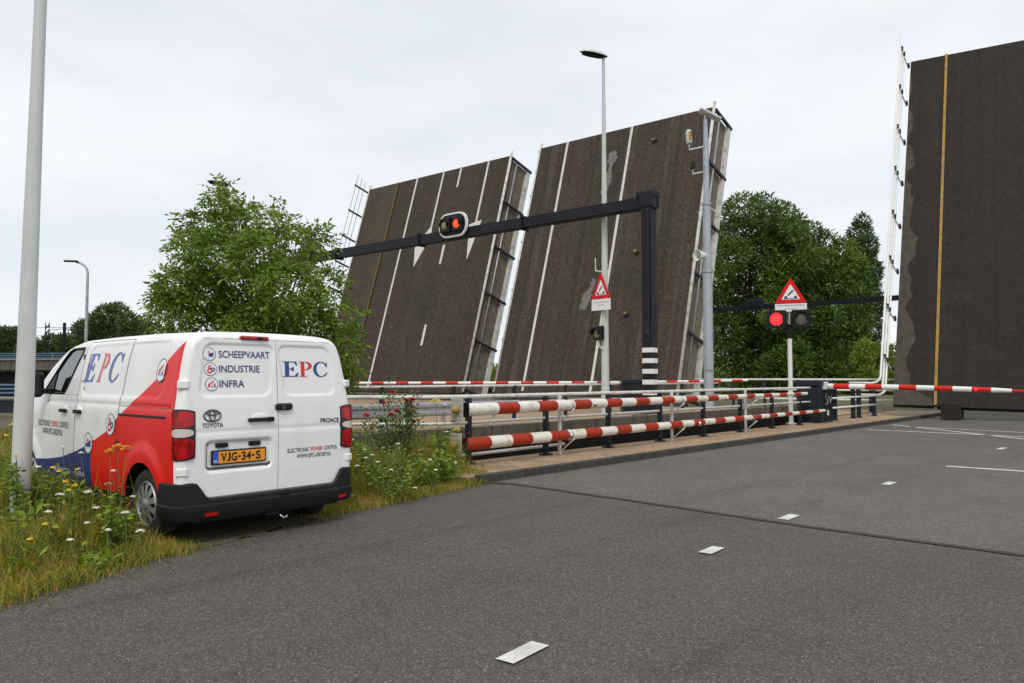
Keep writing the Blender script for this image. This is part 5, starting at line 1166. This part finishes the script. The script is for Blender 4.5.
for k in range(9):
    u = (k // 2 + 1) / 5 if k < 8 else 1; sgn = 1 if k % 2 else -1
    pos = p + D * (.30 * u) + np.array([0, 0, -.07]) * u * u
    ld = (D * .45 + Sd * sgn) if k < 8 else D; ld = ld + rng.normal(size=ld.shape) * .18; ld[:, 2] -= .25; ld /= np.linalg.norm(ld, axis=1)[:, None]
    allV.append(leaf_faces(pos, ld, perp(ld), rng.uniform(.09, .16, ns), rng.uniform(.036, .058, ns))[0])
Va = np.concatenate(allV); Va -= np.array(ab); np_mesh('crown', Va, np.arange(len(Va)).reshape(-1, 4), M['leaf_ash'], t)

def far_tree(name, label, cat, spec, Y, n, lsz, m, base_px, mt='trunk', group=None, dy=2.5, hz=0):
    cl = []
    for (x, y, r) in spec: YY = Y + random.uniform(-dy, dy); q_ = unproj(x, y, YY); cl.append((q_.x, q_.y, q_.z, r * YY / 760))
    bx = unproj(base_px, 380, Y); bs = Vector((bx.x, Y, 0)); t = thing(name, label, cat, bs, 0, group)
    b = MB(); zt = max(c[2] for c in cl); b.tube([bs, bs + Vector((.1, 0, zt * .4)), bs + Vector((.2, 0, zt * .85))], [zt * .022, zt * .016, .05], 7)
    branches(b, bs, cl, zt * .016, .5); b.build('trunk', M[mt], t, True)
    p, d = clump_points(cl, n, .5); D = d + rng.normal(size=(n, 3)) * .6; D /= np.linalg.norm(D, axis=1)[:, None]
    V, F = leaf_faces(p, D, perp(D), rng.uniform(.7, 1.8, n) * lsz, rng.uniform(.25, .5, n) * lsz); np_mesh('crown', V - np.array(bs), F, M[m], t)
def fill(outline, bottom, r, step):
    """clump list under a skyline given as (x, y) picture points"""
    res = []; xs = [o[0] for o in outline]; ys = [o[1] for o in outline]; x = xs[0]
    while x <= xs[-1]:
        top = np.interp(x, xs, ys); y = top + r * .75; 
        while y < bottom: res.append((x + random.uniform(-3, 3), y + random.uniform(-3, 3), r * random.uniform(.65, 1.2))); y += step
        x += step * .9
    return res
far_tree('poplar_tree', 'broad dark green poplar behind the grey camera pole', 'tree', fill([(712, 224), (728, 206), (750, 200), (774, 203), (796, 218), (806, 232)], 392, 17, 19), 78, 52000, .40, 'leaf_poplar', 750, dy=3.5)
far_tree('poplar_tree', 'broad dark green poplar behind the red signal lamp, right of the taller one', 'tree', fill([(776, 214), (796, 218), (815, 230), (838, 236), (858, 254)], 392, 17, 18), 76, 48000, .40, 'leaf_poplar', 815, dy=3.5)
far_tree('columnar_poplar', 'narrow upright poplar next to the white rails of the dark right leaf', 'tree', [(862, 222, 7), (860, 234, 11), (863, 248, 13), (858, 262, 14), (868, 272, 13), (862, 288, 16), (870, 305, 14), (858, 315, 15), (868, 330, 15), (862, 350, 16), (872, 368, 13)], 84, 17000, .38, 'leaf_dark', 863, dy=1.5)
far_tree('shrub', 'light yellow green bush below the narrow poplar', 'shrub', fill([(858, 352), (872, 345), (890, 350), (905, 366)], 398, 9, 12), 70, 7000, .35, 'leaf_light', 878, dy=1.5)
far_tree('shrub', 'bush glimpsed through the gap between the two left leaves', 'shrub', fill([(478, 362), (490, 366), (502, 372)], 398, 8, 10), 75, 2500, .4, 'leaf_light', 490, dy=1.5)
far_tree('shrub', 'low bush visible under the dark right bridge leaf', 'shrub', fill([(950, 398), (985, 400), (1030, 399), (1060, 400)], 420, 7, 9), 39, 5000, .16, 'leaf_light', 1000, dy=1)
far_tree('tree', 'dark green tree beyond the viaduct, at the left picture edge', 'tree', fill([(-30, 322), (0, 328), (20, 334), (30, 348), (46, 350)], 362, 11, 14), 105, 16000, .45, 'leaf_dark', 6, dy=4)
far_tree('tree', 'rounded green tree behind the railway masts', 'tree', fill([(30, 352), (48, 338), (62, 335), (76, 345), (92, 350)], 364, 9, 12), 100, 12000, .42, 'leaf_bank', 60, dy=4)
far_tree('tree', 'grey green tree behind the bent arm street lamp, above the van roof', 'tree', fill([(84, 322), (98, 310), (114, 306), (128, 312), (146, 320), (158, 328)], 352, 10, 13), 85, 15000, .36, 'leaf_bank', 112, dy=4)

# low far-off wood closing the horizon
n = 42000; a = rng.uniform(R_(-75), R_(62), n); rad = rng.uniform(170, 200, n); top = 5.0 + 1.6 * np.sin(a * 41) + 1.2 * np.sin(a * 97 + 1) + .8 * np.sin(a * 223); zz = top * rng.random(n) ** .8
D = rand_dirs(n); V, F = leaf_faces(np.c_[rad * np.sin(a), rad * np.cos(a), zz], D, perp(D), rng.uniform(.9, 2.0, n), rng.uniform(.5, 1.1, n)); tag(np_mesh('distant_wood', V, F, M['leaf_bank']), 'low far-off wood along the horizon', 'wood', None, 'stuff')

# grass of the verge
def in_poly(px, py, poly):
    c = np.zeros(len(px), bool); n = len(poly)
    for i in range(n):
        (x0, y0), (x1, y1) = poly[i], poly[i - 1]
        if y0 == y1: continue
        c ^= ((y0 > py) != (y1 > py)) & (px < (x1 - x0) * (py - y0) / (y1 - y0) + x0)
    return c
verge = [(-3.95, 2.5)] + edge[1:-1] + [(-.50, 10.9), (-.35, 11.5), (-1.1, 12.2), (-3.4, 14.6), (-8, 20), (-16, 20), (-16, 2.5)]
eL = np.array([(x, y) for x, y in edge[1:]])
def edge_dist(x, y):
    d = np.full(len(x), 9.0)
    for a, b_ in zip(eL[:-1], eL[1:]):
        ab_ = b_ - a; t = np.clip(((x - a[0]) * ab_[0] + (y - a[1]) * ab_[1]) / (ab_ @ ab_), 0, 1); d = np.minimum(d, np.hypot(x - a[0] - t * ab_[0], y - a[1] - t * ab_[1]))
    return d
def van_local(x, y):
    c, s_ = math.cos(VT), math.sin(VT); dx, dy = x - VO.x, y - VO.y; return dx * c + dy * s_, -dx * s_ + dy * c
vr = []
for a, c_ in zip(edge[:-1], edge[1:]):
    m_ = max(2, int(math.hypot(c_[0] - a[0], c_[1] - a[1]) / .07))
    for k in range(m_):
        t = k / m_; w_ = random.uniform(-.05, .04) + .03 * math.sin(k * .9); vr.append((a[0] + (c_[0] - a[0]) * t + w_, a[1] + (c_[1] - a[1]) * t - w_ * .5))
g = MB(); vpts = [(x, y, .006) for x, y in vr + verge[len(edge) - 1:]]; g.poly(vpts[::-1]); struct(g.build('verge', M['soil']))
def blades(n, box, hfun, wid, lean_, keep=None, name='grass'):
    x = rng.uniform(box[0], box[1], n); y = rng.uniform(box[2], box[3], n); ii = in_poly(x, y, verge); m = ii | (edge_dist(x, y) < .16 * rng.random(n) ** 2); x, y, ii = x[m], y[m], ii[m]
    ed = np.where(ii, edge_dist(x, y), 0); vx, vy = van_local(x, y)
    under = (np.abs(vx) < .93) & (vy > -.05) & (vy < 4.9)
    h = hfun(x, y, ed) * np.where(under, .25, 1) * np.where((x < -4.0) & (y < 7.9), .45 + .0 * x, 1); h = np.where((np.abs(vx + .02) < .93 - .25 * rng.random(len(x))) & (vy > -1.3) & (vy < 1.3), 0, h); m = (h > .018)
    if keep is not None: m &= keep(x, y, ed)
    x, y, h = x[m], y[m], h[m]; n = len(x); a = rng.uniform(0, 2 * np.pi, n); ln = rng.gamma(2, lean_ / 2, n) * h; w = wid * rng.uniform(.6, 1.4, n)
    dx, dy = np.cos(a), np.sin(a); b_ = rng.uniform(0, 2 * np.pi, n); sx, sy = np.cos(b_) * w / 2, np.sin(b_) * w / 2
    V = np.empty((n, 6, 3)); bend = rng.uniform(.1, .35, n)
    for i, (f, k) in enumerate(((0, 1), (.5, .8), (1, .12))):
        cx, cy, cz = x + dx * ln * f ** 2, y + dy * ln * f ** 2, h * (f - bend * f * f * (ln / h))
        V[:, 2 * i] = np.c_[cx - sx * k, cy - sy * k, cz]; V[:, 2 * i + 1] = np.c_[cx + sx * k, cy + sy * k, cz]
    F = (np.arange(n) * 6)[:, None, None] + np.array([[0, 1, 3, 2], [2, 3, 5, 4]])[None]
    return V.reshape(-1, 3), F.reshape(-1, 4)
def nz(x, y, s): return .5 + .25 * (np.sin(x * s + 1.3 * np.sin(y * s * .7)) + np.sin(y * s * 1.27 + 1.7 + np.sin(x * s * .9)))
hA = lambda x, y, ed: (.06 + .36 * sstep(.05, 1.1, ed) * (.45 + .75 * nz(x, y, 3.1))) * rng.uniform(.5, 1.3, len(x))
V1, F1 = blades(80000, (-9.5, -.3, 3.2, 11.5), hA, .008, .55)
V5, F5 = blades(70000, (-7.5, -2.2, 4.6, 9.2), lambda x, y, ed: (.10 + .40 * sstep(.2, 1.3, ed) * (.3 + .9 * nz(x, y, 3.7))) * rng.uniform(.5, 1.25, len(x)), .006, .4)
V6, F6 = blades(60000, (-4.2, -.35, 8.2, 12.6), lambda x, y, ed: (.10 + .55 * sstep(.15, 1.1, ed) * (.35 + .8 * nz(x, y, 4.1))) * rng.uniform(.45, 1.2, len(x)), .007, .35)
V7, F7 = blades(30000, (-4.8, -.3, 3.2, 11.6), lambda x, y, ed: .10 * rng.uniform(.3, 1.2, len(x)) * (ed < .9), .005, 2.6)
V2, F2 = blades(30000, (-16, -.3, 8, 20), lambda x, y, ed: (.12 + .28 * nz(x, y, 2)) * rng.uniform(.6, 1.2, len(x)) * sstep(0, .4, ed), .014, .5)
V3, F3 = blades(6000, (-8, -.3, 3.2, 11.5), lambda x, y, ed: .75 * sstep(.25, 1.0, ed) * rng.uniform(.45, 1.1, len(x)) * (nz(x, y, 2.3) > .4), .005, .25)
V4, F4 = blades(70000, (-4.6, -.3, 3.2, 11.6), lambda x, y, ed: .12 * rng.uniform(.4, 1.2, len(x)) * (ed < .5), .006, 1.0)
Vg = np.concatenate([V1, V2, V3, V4, V5, V6, V7]); off = 0; Fs = []
for V_, F_ in ((V1, F1), (V2, F2), (V3, F3), (V4, F4), (V5, F5), (V6, F6), (V7, F7)): Fs.append(F_ + off); off += len(V_)
tag(np_mesh('grass', Vg, np.concatenate(Fs), M['grass']), 'long unmown green and straw coloured grass on the verge round the van', 'grass', None, 'stuff')
# leafy weeds among the grass
n = 9000; x = rng.uniform(-9, -.3, n); y = rng.uniform(3.5, 12.5, n); m = in_poly(x, y, verge); x, y = x[m], y[m]; ed = edge_dist(x, y); vx, vy = van_local(x, y)
m = (nz(x, y, 2.7) > .48) & (ed > .12) & ~((np.abs(vx) < 1.0) & (vy > -.5) & (vy < 5)); x, y, ed = x[m], y[m], ed[m]; n = len(x)
z = rng.uniform(.03, .42, n) * sstep(0, .9, ed); D = rng.normal(size=(n, 3)); D[:, 2] = np.abs(D[:, 2]) * .5; D /= np.linalg.norm(D, axis=1)[:, None]
V, F = leaf_faces(np.c_[x, y, z], D, perp(D), rng.uniform(.05, .13, n), rng.uniform(.02, .05, n)); tag(np_mesh('weeds', V, F, M['leaf_weed']), 'low broad leaved weeds growing through the verge grass', 'weeds', None, 'stuff')

def umbel(b, c, r, n, m, dome=.25, sz=.014):
    for i in range(n):
        a = i * 2.4; q_ = r * math.sqrt((i + .5) / n); p = Vector(c) + Vector((q_ * math.cos(a), q_ * math.sin(a), dome * r * (1 - (q_ / r) ** 2) + random.uniform(-.004, .004)))
        s_ = sz * random.uniform(.7, 1.3); th = random.uniform(0, 1); b.add([p + Vector((s_ * math.cos(th + k * 1.2566), s_ * math.sin(th + k * 1.2566), random.uniform(-.004, .004))) for k in range(5)] + [p + Vector((0, 0, .008))], [(k, (k + 1) % 5, 5) for k in range(5)], m)
def flower(name, label, cat, group, px, py, Y, r, n, m, dome=.25, sz=.014, leaves=6, hmin=.1):
    """one stem from the ground up to the picture height of its flower head"""
    c = unproj(px, py, Y); c.z = max(c.z, hmin); base = Vector((c.x + random.uniform(-.08, .08), c.y + random.uniform(-.08, .08), 0))
    t = thing(name, label, cat, base, 0, group); b = MB(); mid = base.lerp(c, .55) + Vector((random.uniform(-.03, .03), random.uniform(-.03, .03), 0)); ks = c - Vector((0, 0, r * .8))
    b.tube([base, mid, ks], [.005, .004, .003], 5)
    for i in range(6): a = i * 1.05; b.tube([ks, c + Vector((r * .7 * math.cos(a), r * .7 * math.sin(a), -.004))], .0015, 3)
    for i in range(leaves):
        p = base.lerp(c, random.uniform(.1, .75)); a = random.uniform(0, 6.28); d = Vector((math.cos(a), math.sin(a), random.uniform(.1, .7))).normalized(); s_ = d.cross(Vector((0, 0, 1))).normalized(); L = random.uniform(.05, .11)
        b.add([p, p + d * L * .5 + s_ * .011, p + d * L - Vector((0, 0, .02)), p + d * L * .5 - s_ * .011], [(0, 1, 2, 3)])
    b.build('stem', M['stem'], t, True)
    b = MB(); umbel(b, c, r, n, 0, dome, sz); b.build('flower_head', M[m], t, True)
LW = 'white flat topped wildflower among the grass left of the van'; LW2 = 'white flat topped wildflower in the grass between van and railing'
LY = 'small yellow wildflower in the grass beside the thick pale pole'
for px, py, Y in ((38,467,7.6),(63,447,7.9),(81,453,7.6),(113,471,7.1),(108,484,6.9),(88,492,6.9),(125,513,6.6),(140,531,6.4),(87,523,6.5),(48,512,6.4),(20,448,8.5),(10,470,7.5),(108,530,6.3),(70,540,6.1),(133,497,6.9),(96,508,6.7),(60,495,6.9)):
    flower('wildflower', LW, 'wildflower', 'white wildflowers left of the van', px, py, Y + random.uniform(-.15, .15), random.uniform(.018, .036), 22, 'petal_white', .3, .010)
for px, py, Y in ((53,468,7.2),(59.6,472,7.0),(69,491,6.8),(75,486,6.8),(66,482,6.9),(12,425,8.2),(6,436,8.0),(22,412,8.6),(30,540,5.9),(78,470,7.3),(16,455,7.6),(45,525,6.1)):
    flower('wildflower', LY, 'wildflower', 'yellow wildflowers by the thick pole', px, py, Y, .022, 7, 'petal_yellow', .7, .013)
for px, py in ((118, 447), (110, 452), (126, 449)):
    lab = {118: 'tall orange ragwort in front of the van rear wheel arch, middle stem of its clump', 110: 'orange ragwort stem leaning left before the rear wheel arch', 126: 'orange ragwort stem leaning right before the rear wheel arch'}[px]
    flower('ragwort', lab, 'wildflower', None, px, py, 6.75 + random.uniform(-.05, .05), .045, 30, 'petal_orange', .6, .014, 9)
for px, py, Y in ((365,450,10.2),(372,455,9.9),(383,448,10.3),(398,444,10.4),(378,462,9.6),(357,466,9.4),(366,458,9.8),(447,432,11.0),(430,460,10.1),(415,488,9.5),(436,470,10),(391,470,9.6),(352,440,10.5),(445,405,11.5),(455,463,10.6),(408,474,9.5)):
    flower('wildflower', LW2, 'wildflower', 'white wildflowers by the roses', px, py, Y, random.uniform(.016, .03), 18, 'petal_white', .3, .011)
flower('wildflower', 'tall yellow flowering stem beside the end plate of the stored arms', 'wildflower', None, 436, 402, 10.9, .075, 24, 'petal_yellow', .6, .026, 40)
flower('wildflower', 'shorter yellow flowering stem at the very end of the stored arms', 'wildflower', None, 457, 431, 10.9, .05, 12, 'petal_yellow', .9, .024, 30)
flower('wildflower', 'yellow flowering stem between van and rose bush', 'wildflower', None, 366, 408, 10.6, .03, 8, 'petal_yellow', .9, .02, 20)
# tall leafy plants without flowers
def leafy(name, label, cat, px, py, Y, spread, n, m='leaf_weed', stems=5, lsz=.08):
    c = unproj(px, py, Y); base = Vector((c.x, c.y, 0)); t = thing(name, label, cat, base); b = MB(); tips = []
    for i in range(stems):
        e = Vector((c.x + random.uniform(-spread, spread), c.y + random.uniform(-spread, spread), c.z * random.uniform(.65, 1))); tips.append(e); b.tube([base + Vector((random.uniform(-.05, .05), random.uniform(-.05, .05), 0)), base.lerp(e, .5) + Vector((0, 0, .05)), e], [.008, .006, .003], 5)
    b.build('stem', M['stem'], t, True)
    ti = np.array([list(x) for x in tips])[rng.integers(0, stems, n)]; f = rng.uniform(.2, 1, n)[:, None]; p = np.array(base) * (1 - f) + ti * f + rng.normal(size=(n, 3)) * .03
    D = rng.normal(size=(n, 3)); D[:, 2] = D[:, 2] * .4 + .1; D /= np.linalg.norm(D, axis=1)[:, None]
    V, F = leaf_faces(p, D, perp(D), rng.uniform(.6, 1.4, n) * lsz, rng.uniform(.25, .5, n) * lsz); np_mesh('foliage', V - np.array(base), F, M[m], t); return t, tips
leafy('tall_weed', 'tall green weed clump at the end of the stored striped arms', 'weed', 440, 425, 10.9, .16, 420, stems=8, lsz=.07)
leafy('tall_weed', 'green weed clump low between the rose bush and the stored arms', 'weed', 425, 452, 10.3, .3, 420, stems=8)
leafy('tall_weed', 'leafy weed clump just right of the van tail light', 'weed', 362, 425, 10.6, .25, 420, stems=7)
leafy('tall_weed', 'tall leafy weed rising beside the thick pale pole', 'weed', 30, 455, 7.6, .35, 380, stems=8)
leafy('tall_weed', 'dark green weed at the road edge by the van rear wheel', 'weed', 97, 560, 6.0, .12, 120, stems=5, lsz=.1)
leafy('tall_weed', 'leafy weed clump before the van blue sill', 'weed', 80, 480, 7.3, .35, 380, stems=8)
for i_, (px, py, Y, sp, lab) in enumerate(((356, 438, 10.4, .3, 'pale green weed clump beside the van rear corner'), (378, 440, 10.0, .3, 'green weed clump in front of the rose bush, left of its blooms'), (402, 446, 9.9, .3, 'green weed clump under the red blooms of the rose bush'), (448, 452, 10.6, .22, 'weed clump at the start of the gravel walkway'), (388, 462, 9.3, .35, 'low weed clump at the grass edge before the rose bush'), (12, 455, 8.5, .35, 'weed clump left of the thick pale pole'), (50, 515, 6.9, .3, 'weed clump at the foot of the thick pale pole'), (112, 500, 6.7, .25, 'weed clump before the van rear wheel'))):
    leafy('tall_weed', lab, 'weed', px, py, Y, sp, 360, 'leaf_weed' if i_ % 2 else 'leaf_light', 9, .065)
# rose bush
rb = Vector((-1.72, 11.0, 0)); t = thing('rose_bush', 'straggly rose bush with red blooms in front of the railing', 'rose bush', rb); b = MB(); tips = []
fl = [(393.5,394,'r'),(383.5,404,'r'),(406,401,'r'),(412,401,'r'),(412.5,409,'r'),(397,412.5,'r'),(366,417,'p'),(391,416,'r'),(414,423,'r'),(410,450,'r'),(416,455,'r'),(372,426,'r'),(402,430,'r'),(386,440,'r')]
fb = []
for px, py, k in fl:
    c = unproj(px, py, 11 + random.uniform(-.35, .15)); fb.append((c, k)); m = rb.lerp(c, .55) + Vector((random.uniform(-.1, .1), 0, .1)); b.tube([rb + Vector((random.uniform(-.1, .1), random.uniform(-.1, .1), 0)), m, c], [.009, .006, .003], 5); tips += [m.lerp(c, .3), m, c, m.lerp(c, .7)]
b.build('stem', mat('rose_stem', (.10, .06, .03), .8), t, True)
n = 1900; ti = np.array([list(x) for x in tips])[rng.integers(0, len(tips), n)] + rng.normal(size=(n, 3)) * .09; D = rng.normal(size=(n, 3)); D /= np.linalg.norm(D, axis=1)[:, None]
V, F = leaf_faces(ti, D, perp(D), rng.uniform(.03, .07, n), rng.uniform(.018, .035, n)); np_mesh('foliage', V - np.array(rb), F, M['leaf_rose'], t)
for c, k in fb:
    b = MB(); R0 = random.uniform(.042, .062) if k == 'r' else .07
    for i in range(16):
        a = i * 2.4; el = .2 + .9 * (i % 4) / 4; d = Vector((math.cos(a) * math.cos(el), math.sin(a) * math.cos(el), math.sin(el))); s_ = d.cross(Vector((0, 0, 1))).normalized(); u = s_.cross(d)
        b.add([c, c + d * R0 * .6 + s_ * R0 * .5, c + d * R0 + u * R0 * .2, c + d * R0 * .6 - s_ * R0 * .5], [(0, 1, 2, 3)])
    b.build('bloom', M['petal_red' if k == 'r' else 'petal_pink'], t, True)
